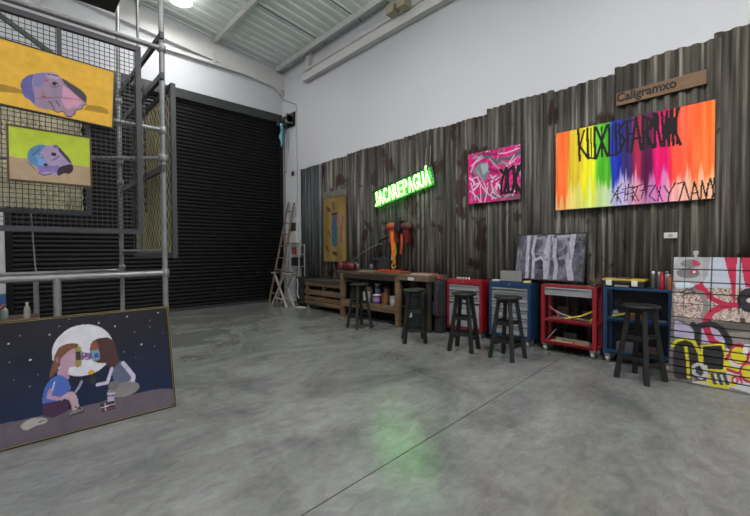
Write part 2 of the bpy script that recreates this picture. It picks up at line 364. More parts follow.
# ------------------------------------------------------------------ artworks
ART = {
 'night': [('P',(93,83,93),[(-0.025,0.172),(0.1,0.165),(0.582,0.164),(1.203,0.17),(1.201,-0.02),(0.574,-0.028),(0.097,-0.023),(-0.026,-0.02)]),('E',(205,205,214),(0.579,0.584),0.193,0.197),('P',(190,190,200),[(0.409,0.571),(0.471,0.659),(0.448,0.588),(0.419,0.508)]),('P',(112,74,55),[(0.4,0.573),(0.427,0.629),(0.48,0.652),(0.54,0.642),(0.55,0.62),(0.512,0.581),(0.467,0.56),(0.446,0.51),(0.409,0.462),(0.386,0.426),(0.363,0.412),(0.376,0.476),(0.392,0.521)]),('P',(172,138,158),[(0.431,0.542),(0.478,0.588),(0.525,0.612),(0.555,0.599),(0.558,0.517),(0.544,0.465),(0.488,0.472),(0.474,0.435),(0.484,0.379),(0.419,0.394),(0.409,0.45),(0.433,0.478)]),('E',(150,115,135),(0.416,0.538),0.009,0.022),('P',(140,130,75),[(0.521,0.605),(0.558,0.619),(0.568,0.571),(0.558,0.462),(0.527,0.459),(0.521,0.512)]),('P',(60,45,50),[(0.528,0.578),(0.56,0.577),(0.56,0.512),(0.529,0.513)]),('P',(120,95,140),[(0.562,0.572),(0.62,0.551),(0.624,0.504),(0.558,0.507)]),('E',(200,190,200),(0.578,0.549),0.006,0.006),('E',(200,190,200),(0.599,0.519),0.006,0.006),('E',(200,190,200),(0.582,0.512),0.006,0.006),('E',(70,60,110),(0.592,0.546),0.006,0.006),('E',(70,60,110),(0.612,0.517),0.006,0.006),('E',(70,60,110),(0.567,0.536),0.006,0.006),('P',(74,50,50),[(0.625,0.633),(0.67,0.659),(0.744,0.658),(0.787,0.61),(0.791,0.519),(0.815,0.453),(0.79,0.405),(0.749,0.391),(0.721,0.454),(0.669,0.464),(0.632,0.487),(0.613,0.552)]),('P',(130,82,55),[(0.625,0.627),(0.66,0.647),(0.675,0.598),(0.665,0.553),(0.67,0.48),(0.636,0.487),(0.618,0.557)]),('P',(105,150,180),[(0.622,0.566),(0.674,0.572),(0.679,0.493),(0.636,0.487)]),('P',(60,80,150),[(0.643,0.542),(0.669,0.547),(0.671,0.51),(0.645,0.51)]),('P',(72,98,172),[(0.366,0.402),(0.42,0.433),(0.473,0.387),(0.49,0.31),(0.472,0.251),(0.361,0.229),(0.319,0.24),(0.331,0.335)]),('L',(190,195,215),0.008,[(0.396,0.385),(0.378,0.314)]),('L',(172,138,158),0.026,[(0.371,0.325),(0.359,0.281),(0.425,0.249),(0.457,0.265)]),('P',(66,42,70),[(0.321,0.24),(0.418,0.242),(0.479,0.228),(0.464,0.153),(0.376,0.127),(0.326,0.155)]),('P',(178,150,160),[(0.43,0.267),(0.485,0.296),(0.52,0.263),(0.535,0.152),(0.495,0.135),(0.479,0.228),(0.448,0.248)]),('P',(120,115,115),[(0.472,0.141),(0.551,0.16),(0.562,0.125),(0.482,0.107)]),('L',(30,28,32),0.01,[(0.482,0.114),(0.558,0.126)]),('L',(30,28,32),0.008,[(0.508,0.172),(0.543,0.145)]),('L',(140,140,158),0.016,[(0.516,0.279),(0.537,0.31),(0.555,0.348)]),('E',(48,48,54),(0.623,0.342),0.023,0.033),('E',(205,150,40),(0.617,0.404),0.021,0.017),('P',(88,94,118),[(0.748,0.386),(0.815,0.453),(0.881,0.386),(0.911,0.259),(0.853,0.233),(0.762,0.299)]),('L',(186,178,202),0.03,[(0.832,0.431),(0.9,0.31),(0.888,0.264),(0.764,0.258)]),('L',(186,178,202),0.022,[(0.754,0.405),(0.717,0.3),(0.653,0.3)]),('E',(126,122,122),(0.825,0.222),0.111,0.057),('E',(110,106,106),(0.758,0.269),0.035,0.036),('P',(170,160,185),[(0.714,0.224),(0.766,0.216),(0.753,0.137),(0.71,0.154)]),('L',(60,40,60),0.008,[(0.717,0.198),(0.765,0.19)]),('P',(56,48,60),[(0.661,0.152),(0.752,0.153),(0.764,0.088),(0.668,0.083)]),('L',(200,195,200),0.006,[(0.666,0.121),(0.761,0.125)]),('L',(150,60,70),0.005,[(0.669,0.1),(0.76,0.102)]),('L',(200,195,200),0.005,[(0.693,0.148),(0.698,0.087)]),('P',(160,156,152),[(0.202,0.129),(0.241,0.156),(0.304,0.155),(0.351,0.13),(0.339,0.103),(0.289,0.103),(0.236,0.083),(0.205,0.106)]),('L',(70,65,65),0.006,[(0.3,0.122),(0.336,0.125)]),('E',(200,200,205),(0.151,0.702),0.006,0.006),('E',(200,200,205),(0.265,0.568),0.006,0.006),('E',(200,200,205),(0.684,0.781),0.006,0.006),('E',(200,200,205),(1.118,0.815),0.006,0.006),('E',(200,200,205),(0.792,0.739),0.006,0.006),('E',(200,200,205),(0.376,0.734),0.006,0.006),('E',(200,200,205),(0.974,0.56),0.006,0.006),('E',(200,200,205),(0.882,0.809),0.006,0.006),('E',(150,150,158),(0.254,0.888),0.0035,0.0035),('E',(150,150,158),(0.175,0.446),0.0035,0.0035),('E',(150,150,158),(0.257,0.381),0.0035,0.0035),('E',(150,150,158),(0.305,0.456),0.0035,0.0035),('E',(150,150,158),(1.045,0.698),0.0035,0.0035),('E',(150,150,158),(1.072,0.528),0.0035,0.0035),('E',(150,150,158),(0.927,0.67),0.0035,0.0035),('E',(150,150,158),(0.746,0.687),0.0035,0.0035),('E',(150,150,158),(1.049,0.754),0.0035,0.0035),('E',(150,150,158),(0.842,0.52),0.0035,0.0035),('E',(150,150,158),(0.497,0.837),0.0035,0.0035),('E',(150,150,158),(0.585,0.867),0.0035,0.0035),('E',(150,150,158),(0.436,0.789),0.0035,0.0035),('E',(150,150,158),(0.324,0.904),0.0035,0.0035),('E',(150,150,158),(0.212,0.75),0.0035,0.0035),('E',(150,150,158),(0.924,0.459),0.0035,0.0035),('E',(150,150,158),(1.144,0.631),0.0035,0.0035),('E',(150,150,158),(0.709,0.842),0.0035,0.0035),('E',(150,150,158),(0.154,0.574),0.0035,0.0035)],
 'yellow': [('P',(165,128,48),[(0.117,0.123),(0.186,0.132),(0.258,0.133),(0.302,0.123),(0.303,0.101),(0.187,0.079),(0.118,0.067)]),('P',(165,128,48),[(0.672,0.132),(0.756,0.146),(0.803,0.133),(0.807,0.1),(0.726,0.092),(0.643,0.087)]),('P',(152,130,152),[(0.289,0.156),(0.296,0.201),(0.324,0.24),(0.369,0.27),(0.421,0.297),(0.467,0.308),(0.502,0.29),(0.573,0.261),(0.64,0.228),(0.666,0.19),(0.664,0.134),(0.643,0.118),(0.636,0.085),(0.596,0.067),(0.596,0.04),(0.573,0.012),(0.546,0.011),(0.525,0.038),(0.495,0.02),(0.461,0.037),(0.427,0.024),(0.388,0.023),(0.361,0.039),(0.341,0.068),(0.316,0.077),(0.299,0.1)]),('P',(98,94,150),[(0.289,0.156),(0.296,0.201),(0.324,0.24),(0.356,0.26),(0.347,0.193),(0.362,0.12),(0.369,0.045),(0.341,0.068),(0.316,0.077),(0.299,0.1)]),('P',(128,120,165),[(0.356,0.26),(0.414,0.291),(0.435,0.241),(0.384,0.171),(0.358,0.179)]),('P',(74,70,76),[(0.505,0.29),(0.573,0.261),(0.64,0.228),(0.666,0.19),(0.663,0.137),(0.631,0.164),(0.575,0.207),(0.528,0.246)]),('P',(196,142,165),[(0.52,0.234),(0.575,0.198),(0.642,0.145),(0.606,0.098),(0.55,0.063),(0.514,0.106)]),('P',(170,150,175),[(0.421,0.293),(0.481,0.31),(0.502,0.289),(0.489,0.266),(0.435,0.262)]),('E',(50,40,55),(0.476,0.228),0.018,0.016),('E',(220,215,220),(0.485,0.222),0.005,0.005),('L',(60,50,60),0.006,[(0.428,0.284),(0.454,0.29),(0.497,0.292)]),('L',(80,55,75),0.005,[(0.45,0.207),(0.474,0.201),(0.498,0.223)]),('E',(190,60,60),(0.426,0.237),0.008,0.009),('L',(160,60,70),0.007,[(0.401,0.116),(0.425,0.114)]),('L',(150,70,85),0.006,[(0.408,0.148),(0.417,0.129)]),('L',(60,45,65),0.006,[(0.446,0.089),(0.47,0.057),(0.478,0.039)]),('L',(60,45,65),0.006,[(0.485,0.106),(0.505,0.071)]),('L',(110,90,120),0.004,[(0.373,0.089),(0.492,0.135),(0.62,0.157)]),('L',(70,60,70),0.006,[(0.461,0.037),(0.495,0.022),(0.525,0.042),(0.546,0.011),(0.573,0.012),(0.596,0.044),(0.601,0.071),(0.636,0.088),(0.644,0.12),(0.664,0.134)]),('L',(170,70,30),0.004,[(0.774,0.034),(0.784,0.025)])],
 'lime': [('P',(172,148,122),[(-0.009,0.156),(0.141,0.15),(0.317,0.145),(0.471,0.145),(0.469,-0.017),(-0.012,-0.01)]),('P',(110,95,85),[(0.092,0.13),(0.108,0.121),(0.152,0.058),(0.192,0.046),(0.139,0.069)]),('P',(158,140,172),[(0.092,0.173),(0.106,0.222),(0.156,0.266),(0.222,0.267),(0.244,0.268),(0.277,0.265),(0.293,0.237),(0.325,0.202),(0.346,0.156),(0.348,0.131),(0.33,0.082),(0.295,0.077),(0.26,0.05),(0.226,0.063),(0.185,0.045),(0.152,0.058),(0.14,0.103),(0.102,0.126)]),('P',(88,132,170),[(0.092,0.173),(0.106,0.222),(0.156,0.266),(0.202,0.267),(0.168,0.219),(0.161,0.166),(0.193,0.116),(0.16,0.097),(0.14,0.103),(0.102,0.126)]),('P',(110,150,200),[(0.141,0.189),(0.187,0.179),(0.2,0.112),(0.153,0.117)]),('P',(125,108,165),[(0.14,0.103),(0.261,0.129),(0.291,0.116),(0.26,0.073),(0.192,0.076),(0.159,0.059)]),('P',(56,42,56),[(0.272,0.12),(0.349,0.157),(0.354,0.103),(0.327,0.071),(0.299,0.078),(0.262,0.048),(0.255,0.083)]),('P',(72,64,74),[(0.27,0.269),(0.293,0.237),(0.325,0.202),(0.346,0.156),(0.332,0.154),(0.293,0.202),(0.263,0.243)]),('E',(45,38,55),(0.24,0.207),0.015,0.014),('E',(50,45,60),(0.192,0.123),0.012,0.012),('L',(60,50,60),0.005,[(0.229,0.16),(0.251,0.177),(0.27,0.198)]),('L',(70,80,90),0.005,[(0.118,0.177),(0.142,0.205),(0.163,0.239)]),('E',(165,110,90),(0.176,0.19),0.006,0.008),('L',(150,70,90),0.006,[(0.167,0.168),(0.181,0.177)]),('E',(120,100,130),(0.252,0.266),0.017,0.014),('L',(90,75,110),0.008,[(0.152,0.058),(0.185,0.045),(0.226,0.063)])],
 'rainbow': [('L',(28,26,28),0.029,[(0.284,1.032),(0.304,0.627)]),('L',(28,26,28),0.023200000000000002,[(0.303,0.808),(0.357,1.009)]),('L',(28,26,28),0.029,[(0.303,0.818),(0.407,0.636)]),('L',(28,26,28),0.029,[(0.393,1.024),(0.407,0.642)]),('L',(28,26,28),0.023200000000000002,[(0.407,0.649),(0.484,0.622)]),('L',(28,26,28),0.029,[(0.476,1.021),(0.487,0.622)]),('L',(28,26,28),0.0145,[(0.435,1.017),(0.446,0.642)]),('L',(28,26,28),0.029,[(0.497,1.016),(0.627,0.629)]),('L',(28,26,28),0.029,[(0.62,1.012),(0.502,0.619)]),('L',(28,26,28),0.0174,[(0.56,1.007),(0.568,0.627)]),('L',(28,26,28),0.029,[(0.642,1.013),(0.65,0.625)]),('L',(28,26,28),0.023200000000000002,[(0.65,0.631),(0.721,0.624)]),('L',(28,26,28),0.029,[(0.714,1.015),(0.727,0.623)]),('L',(28,26,28),0.0145,[(0.681,0.998),(0.683,0.631)]),('L',(28,26,28),0.029,[(0.81,1.01),(0.747,0.906),(0.817,0.783),(0.754,0.649)]),('L',(28,26,28),0.023200000000000002,[(0.752,1.0),(0.77,0.655)]),('L',(28,26,28),0.029,[(0.837,1.01),(0.844,0.644)]),('L',(28,26,28),0.023200000000000002,[(0.837,1.003),(0.909,1.01)]),('L',(28,26,28),0.0203,[(0.843,0.845),(0.9,0.85)]),('L',(28,26,28),0.029,[(0.929,1.035),(0.885,0.631)]),('L',(28,26,28),0.029,[(0.929,1.035),(0.982,0.642)]),('L',(28,26,28),0.0261,[(0.889,0.78),(0.976,0.78)]),('L',(28,26,28),0.0348,[(0.999,1.029),(1.007,0.643)]),('L',(28,26,28),0.0348,[(1.005,1.022),(1.079,0.962),(1.079,0.875),(1.016,0.842)]),('L',(28,26,28),0.0348,[(1.016,0.842),(1.1,0.643)]),('L',(28,26,28),0.029,[(1.039,1.001),(1.047,0.662)]),('L',(28,26,28),0.029,[(1.107,1.037),(1.12,0.645)]),('L',(28,26,28),0.029,[(1.112,1.035),(1.177,0.645)]),('L',(28,26,28),0.023200000000000002,[(1.141,1.028),(1.147,0.859)]),('L',(28,26,28),0.029,[(1.179,1.03),(1.205,0.64)]),('L',(28,26,28),0.029,[(1.205,0.64),(1.226,1.023)]),('L',(28,26,28),0.029,[(1.226,1.023),(1.247,0.637)]),('L',(28,26,28),0.023200000000000002,[(1.258,1.032),(1.252,0.636)]),('L',(28,26,28),0.029,[(1.276,1.038),(1.288,0.635)]),('L',(28,26,28),0.029,[(1.335,1.039),(1.287,0.827),(1.352,0.628)]),('L',(28,26,28),0.0203,[(1.312,1.034),(1.32,0.64)]),('L',(28,26,28),0.011,[(0.664,0.035),(0.724,0.169),(0.788,0.263)]),('L',(28,26,28),0.011,[(0.68,0.183),(0.741,0.121),(0.779,0.03)]),('L',(28,26,28),0.011,[(0.697,0.131),(0.805,0.16)]),('L',(28,26,28),0.011,[(0.746,0.228),(0.736,0.053)]),('L',(28,26,28),0.011,[(0.826,0.234),(0.816,0.051)]),('L',(28,26,28),0.011,[(0.794,0.192),(0.894,0.213)]),('L',(28,26,28),0.011,[(0.857,0.254),(0.843,0.049)]),('L',(28,26,28),0.011,[(0.827,0.127),(0.905,0.139)]),('L',(28,26,28),0.011,[(0.884,0.181),(0.956,0.218),(0.895,0.044)]),('L',(28,26,28),0.011,[(0.905,0.164),(0.962,0.037)]),('L',(28,26,28),0.011,[(0.872,0.204),(0.95,0.206)]),('L',(28,26,28),0.011,[(0.903,0.23),(0.899,0.043)]),('L',(28,26,28),0.011,[(0.878,0.106),(0.93,0.04)]),('L',(28,26,28),0.011,[(0.965,0.222),(1.025,0.224),(0.989,0.065)]),('L',(28,26,28),0.011,[(0.975,0.155),(1.03,0.161)]),('L',(28,26,28),0.011,[(1.05,0.2),(1.123,0.203),(1.065,0.086)]),('L',(28,26,28),0.011,[(1.065,0.086),(1.124,0.022)]),('L',(28,26,28),0.011,[(1.138,0.172),(1.196,0.009)]),('L',(28,26,28),0.011,[(1.176,0.196),(1.148,0.019)]),('L',(28,26,28),0.0143,[(1.206,0.186),(1.254,0.089),(1.31,0.208)]),('L',(28,26,28),0.0143,[(1.254,0.089),(1.243,-0.012)]),('L',(28,26,28),0.0143,[(1.333,0.193),(1.39,0.208),(1.345,-0.005)]),('L',(28,26,28),0.0143,[(1.391,0.197),(1.436,0.0)]),('L',(28,26,28),0.0143,[(1.445,-0.014),(1.477,0.197),(1.522,-0.016)]),('L',(28,26,28),0.0143,[(1.453,0.068),(1.508,0.078)]),('L',(28,26,28),0.0143,[(1.53,-0.009),(1.541,0.199),(1.572,0.033),(1.611,0.217),(1.646,-0.007)]),('L',(28,26,28),0.0143,[(1.576,-0.022),(1.591,0.166)]),('L',(28,26,28),0.0143,[(1.626,-0.026),(1.64,0.213)])],
 'pink': [('P',(120,120,128),[(0.111,0.575),(0.246,0.651),(0.368,0.558),(0.381,0.436),(0.3,0.327),(0.19,0.415),(0.105,0.477)]),('P',(150,165,165),[(0.218,0.607),(0.354,0.609),(0.368,0.498),(0.273,0.428)]),('L',(90,88,98),0.06,[(0.538,0.625),(0.714,0.618),(0.883,0.679)]),('L',(90,88,98),0.05,[(0.19,0.759),(0.408,0.672),(0.512,0.582)]),('L',(90,88,98),0.05,[(0.105,0.104),(0.328,0.117),(0.564,0.057),(0.884,0.035)]),('L',(140,30,90),0.05,[(0.273,0.768),(0.486,0.717)]),('L',(130,25,80),0.05,[(0.381,0.508),(0.513,0.441)]),('L',(150,30,95),0.04,[(0.077,0.456),(0.218,0.338)]),('L',(205,180,200),0.018,[(0.063,0.607),(0.162,0.69),(0.246,0.737)]),('L',(205,180,200),0.018,[(0.048,0.51),(0.12,0.648),(0.273,0.707)]),('L',(205,180,200),0.018,[(0.036,0.387),(0.162,0.419),(0.246,0.261),(0.328,0.154)]),('L',(205,180,200),0.018,[(0.062,0.283),(0.19,0.317)]),('L',(205,180,200),0.018,[(0.036,0.211),(0.162,0.098),(0.218,0.019)]),('L',(205,180,200),0.018,[(0.218,0.338),(0.232,0.005)]),('L',(205,180,200),0.018,[(0.273,0.33),(0.355,0.127),(0.487,0.041)]),('L',(205,180,200),0.018,[(0.354,0.247),(0.3,-0.001)]),('L',(205,180,200),0.018,[(0.395,0.41),(0.487,0.326),(0.569,0.385)]),('L',(205,180,200),0.018,[(0.408,0.313),(0.448,0.14),(0.564,0.057)]),('L',(205,180,200),0.018,[(0.665,0.511),(0.739,0.591),(0.787,0.651)]),('L',(205,180,200),0.018,[(0.714,0.526),(0.811,0.601)]),('L',(205,180,200),0.018,[(0.764,0.059),(0.776,0.264)]),('L',(205,180,200),0.018,[(0.538,0.719),(0.665,0.708),(0.859,0.74)]),('L',(205,180,200),0.018,[(0.859,0.48),(0.895,0.293)]),('L',(205,180,200),0.018,[(0.134,0.051),(0.048,0.335)]),('L',(205,180,200),0.018,[(0.395,0.098),(0.487,0.231),(0.538,0.295)]),('L',(150,135,150),0.03,[(0.091,0.727),(0.19,0.734)]),('L',(150,135,150),0.03,[(0.381,0.676),(0.487,0.539),(0.569,0.479)]),('L',(150,135,150),0.03,[(0.162,0.518),(0.273,0.33)]),('L',(150,135,150),0.03,[(0.461,0.21),(0.513,0.062)]),('L',(150,135,150),0.03,[(0.64,0.049),(0.739,0.085)]),('L',(150,135,150),0.03,[(0.589,0.593),(0.69,0.53)]),('L',(26,22,26),0.012,[(0.368,0.33),(0.447,0.343),(0.569,0.381)]),('L',(26,22,26),0.01,[(0.381,0.316),(0.421,0.275)]),('L',(26,22,26),0.05,[(0.569,0.467),(0.627,0.4),(0.665,0.476)]),('L',(26,22,26),0.04,[(0.645,0.456),(0.585,0.289),(0.58,0.102)]),('L',(26,22,26),0.045,[(0.665,0.453),(0.665,0.279),(0.628,0.12)]),('L',(26,22,26),0.04,[(0.602,0.111),(0.715,0.11)]),('L',(26,22,26),0.05,[(0.763,0.483),(0.69,0.437),(0.678,0.277),(0.703,0.112)]),('L',(26,22,26),0.05,[(0.775,0.482),(0.793,0.262),(0.752,0.106)]),('L',(26,22,26),0.05,[(0.895,0.496),(0.824,0.349),(0.793,0.262),(0.896,0.079)]),('L',(26,22,26),0.04,[(0.847,0.481),(0.812,0.282),(0.824,0.087)])],
 'mono': [('L',(156,151,166),0.05,[(0.154,0.619),(0.155,0.382),(0.169,-0.017)]),('L',(156,151,166),0.04,[(0.253,0.616),(0.223,0.382),(0.249,0.305),(0.255,-0.003)]),('L',(122,118,130),0.035,[(0.285,0.576),(0.38,0.583),(0.378,0.478),(0.32,0.382),(0.375,0.401)]),('L',(156,151,166),0.04,[(0.276,0.267),(0.345,0.306),(0.405,0.25),(0.423,0.024)]),('L',(156,151,166),0.09,[(0.461,0.61),(0.429,0.42),(0.428,0.193),(0.453,-0.002)]),('L',(156,151,166),0.05,[(0.529,0.551),(0.529,0.308),(0.564,0.197),(0.551,0.003)]),('L',(156,151,166),0.04,[(0.562,0.588),(0.685,0.594)]),('L',(122,118,130),0.035,[(0.582,0.559),(0.67,0.548),(0.643,0.438),(0.593,0.401)]),('L',(122,118,130),0.04,[(0.601,0.29),(0.668,0.327),(0.691,0.255)]),('L',(156,151,166),0.075,[(0.752,0.601),(0.733,0.382),(0.719,0.219),(0.758,0.014)]),('L',(122,118,130),0.03,[(0.69,0.511),(0.731,0.292)]),('L',(96,94,104),0.02,[(0.472,0.59),(0.476,0.288),(0.479,0.009)]),('L',(122,118,130),0.025,[(0.284,0.353),(0.399,0.335)]),('L',(90,88,98),0.015,[(0.292,0.133),(0.397,0.117)]),('L',(100,98,108),0.015,[(0.612,0.143),(0.68,0.154),(0.67,0.054)]),('L',(84,84,92),0.015,[(0.791,0.527),(0.858,0.507)]),('L',(84,84,92),0.015,[(0.03,0.543),(0.109,0.561)]),('L',(100,98,108),0.012,[(0.777,0.355),(0.869,0.338)]),('L',(84,84,92),0.012,[(0.051,0.184),(0.13,0.206)]),('L',(122,118,130),0.02,[(0.413,0.269),(0.521,0.289)])],
 'graffiti': [('P',(176,182,196),[(-0.001,1.3),(0.591,1.304),(0.596,0.983),(0.253,0.96),(0.011,0.999)]),('P',(165,165,168),[(-0.001,1.3),(0.271,1.302),(0.3,1.23),(0.249,1.103),(0.211,0.993),(0.115,0.932),(0.013,0.925)]),('P',(150,150,152),[(0.237,1.292),(0.298,1.293),(0.283,1.104),(0.245,1.013)]),('E',(115,112,112),(0.141,1.212),0.081,0.044),('P',(175,45,75),[(0.147,1.255),(0.196,1.243),(0.222,1.196),(0.163,1.191)]),('E',(112,110,110),(0.123,1.112),0.095,0.055),('P',(175,45,75),[(0.129,1.134),(0.213,1.155),(0.194,1.115),(0.152,1.102)]),('E',(220,220,220),(0.174,1.125),0.012,0.012),('P',(190,205,215),[(0.025,1.0),(0.112,1.023),(0.184,0.987),(0.114,0.95),(0.027,0.953)]),('N','crowd',[(0.013,0.934),(0.596,0.983),(0.602,0.653),(0.025,0.631)]),('P',(176,36,66),[(0.397,1.303),(0.499,1.303),(0.49,1.113),(0.493,0.823),(0.478,0.822),(0.454,1.025)]),('P',(176,36,66),[(0.52,1.303),(0.591,1.304),(0.596,0.991),(0.56,0.989),(0.54,1.115)]),('L',(176,36,66),0.05,[(0.205,0.974),(0.254,0.951),(0.323,0.859),(0.428,0.808),(0.509,0.816)]),('L',(176,36,66),0.055,[(0.283,0.628),(0.314,0.719),(0.39,0.787),(0.453,0.802)]),('P',(176,36,66),[(0.185,0.955),(0.237,1.039),(0.281,0.926),(0.241,0.923)]),('L',(128,122,118),0.045,[(0.157,0.935),(0.241,0.905),(0.282,0.803),(0.262,0.66),(0.197,0.573),(0.127,0.59),(0.067,0.654)]),('L',(90,85,80),0.02,[(0.073,0.91),(0.171,0.954)]),('L',(80,76,74),0.016,[(0.088,0.875),(0.186,0.919),(0.114,0.95)]),('E',(42,40,44),(0.598,0.867),0.094,0.119),('E',(190,180,180),(0.589,0.866),0.02,0.02),('P',(60,60,58),[(0.524,0.693),(0.56,0.697),(0.592,0.586),(0.544,0.579)]),('P',(88,84,80),[(0.025,0.61),(0.602,0.659),(0.604,0.57),(0.384,0.537),(0.029,0.52)]),('P',(165,158,185),[(0.025,0.614),(0.084,0.591),(0.17,0.558),(0.2,0.474),(0.189,0.385),(0.089,0.439),(0.033,0.412)]),('P',(170,164,188),[(0.252,0.552),(0.33,0.597),(0.409,0.557),(0.461,0.448),(0.256,0.405)]),('P',(196,196,200),[(0.437,0.428),(0.606,0.457),(0.613,0.013),(0.446,0.035)]),('L',(128,122,118),0.04,[(0.082,0.654),(0.154,0.6),(0.237,0.602),(0.275,0.677)]),('L',(176,36,66),0.055,[(0.326,0.735),(0.279,0.643),(0.292,0.54),(0.334,0.444),(0.387,0.419)]),('L',(40,38,42),0.05,[(0.183,0.586),(0.219,0.53),(0.223,0.4)]),('L',(40,38,42),0.055,[(0.231,0.575),(0.317,0.616),(0.395,0.572),(0.448,0.48),(0.462,0.415)]),('P',(48,44,44),[(0.029,0.331),(0.062,0.399),(0.132,0.425),(0.196,0.395),(0.24,0.291),(0.257,0.174),(0.267,0.058),(0.16,0.033),(0.041,0.005)]),('L',(205,195,35),0.028,[(0.024,0.343),(0.055,0.398),(0.125,0.436),(0.195,0.412),(0.239,0.308),(0.255,0.208)]),('L',(205,195,35),0.026,[(0.132,0.349),(0.15,0.221),(0.166,0.052)]),('P',(205,195,35),[(0.246,0.386),(0.418,0.433),(0.441,0.345),(0.443,0.165),(0.29,0.148),(0.263,0.193)]),('P',(38,36,38),[(0.265,0.378),(0.402,0.413),(0.424,0.326),(0.42,0.184),(0.292,0.165),(0.273,0.212)]),('E',(176,36,66),(0.53,0.354),0.074,0.098),('E',(205,195,40),(0.525,0.341),0.057,0.075),('E',(220,220,222),(0.571,0.394),0.019,0.048),('E',(176,36,66),(0.599,0.191),0.068,0.092),('E',(205,195,40),(0.601,0.196),0.053,0.07),('L',(176,36,66),0.03,[(0.455,0.192),(0.528,0.175)]),('L',(176,36,66),0.025,[(0.454,0.331),(0.44,0.279)]),('L',(205,195,35),0.03,[(0.447,0.264),(0.466,0.219),(0.515,0.205)]),('P',(205,195,35),[(0.187,0.039),(0.343,0.134),(0.493,0.135),(0.519,0.053),(0.346,0.01)]),('P',(70,66,68),[(0.165,0.086),(0.21,0.164),(0.29,0.148),(0.306,0.051),(0.227,0.032),(0.186,0.048)]),('L',(190,188,192),0.028,[(0.242,0.205),(0.196,0.17),(0.205,0.103),(0.26,0.065),(0.294,0.115),(0.276,0.178),(0.246,0.203)]),('L',(190,188,192),0.022,[(0.292,0.19),(0.302,0.1),(0.312,0.06)]),('L',(120,118,122),0.02,[(0.165,0.077),(0.214,0.046)]),('L',(70,68,72),0.03,[(0.343,0.118),(0.366,0.04)]),('L',(195,193,198),0.016,[(0.364,0.117),(0.383,0.052)]),('L',(70,68,72),0.03,[(0.388,0.128),(0.41,0.05)]),('L',(195,193,198),0.016,[(0.408,0.127),(0.427,0.063)]),('L',(70,68,72),0.03,[(0.431,0.137),(0.453,0.061)]),('L',(195,193,198),0.016,[(0.451,0.137),(0.47,0.073)]),('E',(176,36,66),(0.505,0.106),0.024,0.038),('E',(196,196,200),(0.505,0.106),0.011,0.019),('L',(176,36,66),0.016,[(0.531,0.144),(0.554,0.093)]),('P',(205,195,35),[(0.32,0.024),(0.458,0.038),(0.471,0.017),(0.333,0.007)]),('P',(190,190,194),[(0.194,0.027),(0.32,0.029),(0.32,0.011),(0.195,0.007)])],
 'board': [('P',(98,84,130),[(0.303,1.101),(0.5,1.094),(0.509,0.882),(0.428,0.834),(0.324,0.875)]),('P',(40,34,40),[(0.291,1.102),(0.511,1.1),(0.511,1.051),(0.302,1.044)]),('L',(150,140,60),0.1,[(0.352,0.802),(0.45,0.808)]),('L',(56,84,112),0.2,[(0.392,0.782),(0.399,0.408)]),('L',(70,74,110),0.14,[(0.395,0.96),(0.393,0.818)]),('L',(120,70,78),0.06,[(0.665,0.804),(0.633,0.422)]),('L',(130,70,110),0.05,[(0.711,0.974),(0.665,0.804)]),('L',(80,80,55),0.1,[(0.358,1.318),(0.386,1.209)]),('L',(80,50,35),0.1,[(0.149,1.2),(0.209,1.17)]),('L',(75,45,35),0.09,[(0.362,0.177),(0.46,0.149)]),('L',(70,50,35),0.05,[(0.089,0.323),(0.173,0.213)]),('L',(85,84,50),0.06,[(0.173,0.684),(0.231,0.574)])],
}

def paint_array(w, h, step, bg, ops, noise_fn=None):
    nx, ny = int(round(w/step))+1, int(round(h/step))+1
    X, Y = np.meshgrid(np.linspace(0, w, nx), np.linspace(0, h, ny))
    img = bg(X, Y) if callable(bg) else np.tile(np.array(bg, float), (ny, nx, 1))
    def inpoly(pts):
        r = np.zeros_like(X, bool); n = len(pts)
        for i in range(n):
            (xa, ya), (xb, yb) = pts[i], pts[(i+1) % n]
            if ya == yb: continue
            c = (ya > Y) != (yb > Y); r ^= c & (X < (xb-xa)*(Y-ya)/(yb-ya)+xa)
        return r
    for op in ops:
        if op[0] == 'P':
            pts = op[2]
            if len(pts) >= 7:      # round the corners of brush-cut shapes
                for _ in range(2): pts = [((1-t_)*a_[0]+t_*c_[0], (1-t_)*a_[1]+t_*c_[1]) for a_, c_ in zip(pts, pts[1:]+pts[:1]) for t_ in (.2, .8)]
            img[inpoly(pts)] = op[1]
        elif op[0] == 'E':
            _, c, (cx, cy), rx, ry = op; rx = max(rx, step*.6); ry = max(ry, step*.6)
            img[((X-cx)/rx)**2+((Y-cy)/ry)**2 < 1] = c
        elif op[0] == 'L':
            _, c, wd, pts = op; hw = max(wd/2, step*.45)
            for (xa, ya), (xb, yb) in zip(pts, pts[1:]):
                dx, dy = xb-xa, yb-ya; l2 = dx*dx+dy*dy+1e-9
                tt = np.clip(((X-xa)*dx+(Y-ya)*dy)/l2, 0, 1)
                img[np.hypot(X-xa-tt*dx, Y-ya-tt*dy) < hw] = c
        elif op[0] == 'N':
            mk = inpoly(op[2]); rs = np.random.RandomState(4)
            pal = np.array([(196, 178, 168), (176, 156, 146), (150, 124, 112), (96, 80, 80), (206, 194, 186), (172, 148, 130), (186, 170, 154), (130, 124, 130), (196, 178, 160), (160, 100, 96), (200, 186, 176)], float)
            cell = 2; idx = rs.randint(0, len(pal), (ny//cell+2, nx//cell+2))
            big = np.repeat(np.repeat(pal[idx], cell, 0), cell, 1)[:ny, :nx]
            img[mk] = big[mk]
    return X, Y, img
def lin_arr(a):
    a = np.clip(a/255., 0, 1); return np.where(a <= .04045, a/12.92, ((a+.055)/1.055)**2.4)
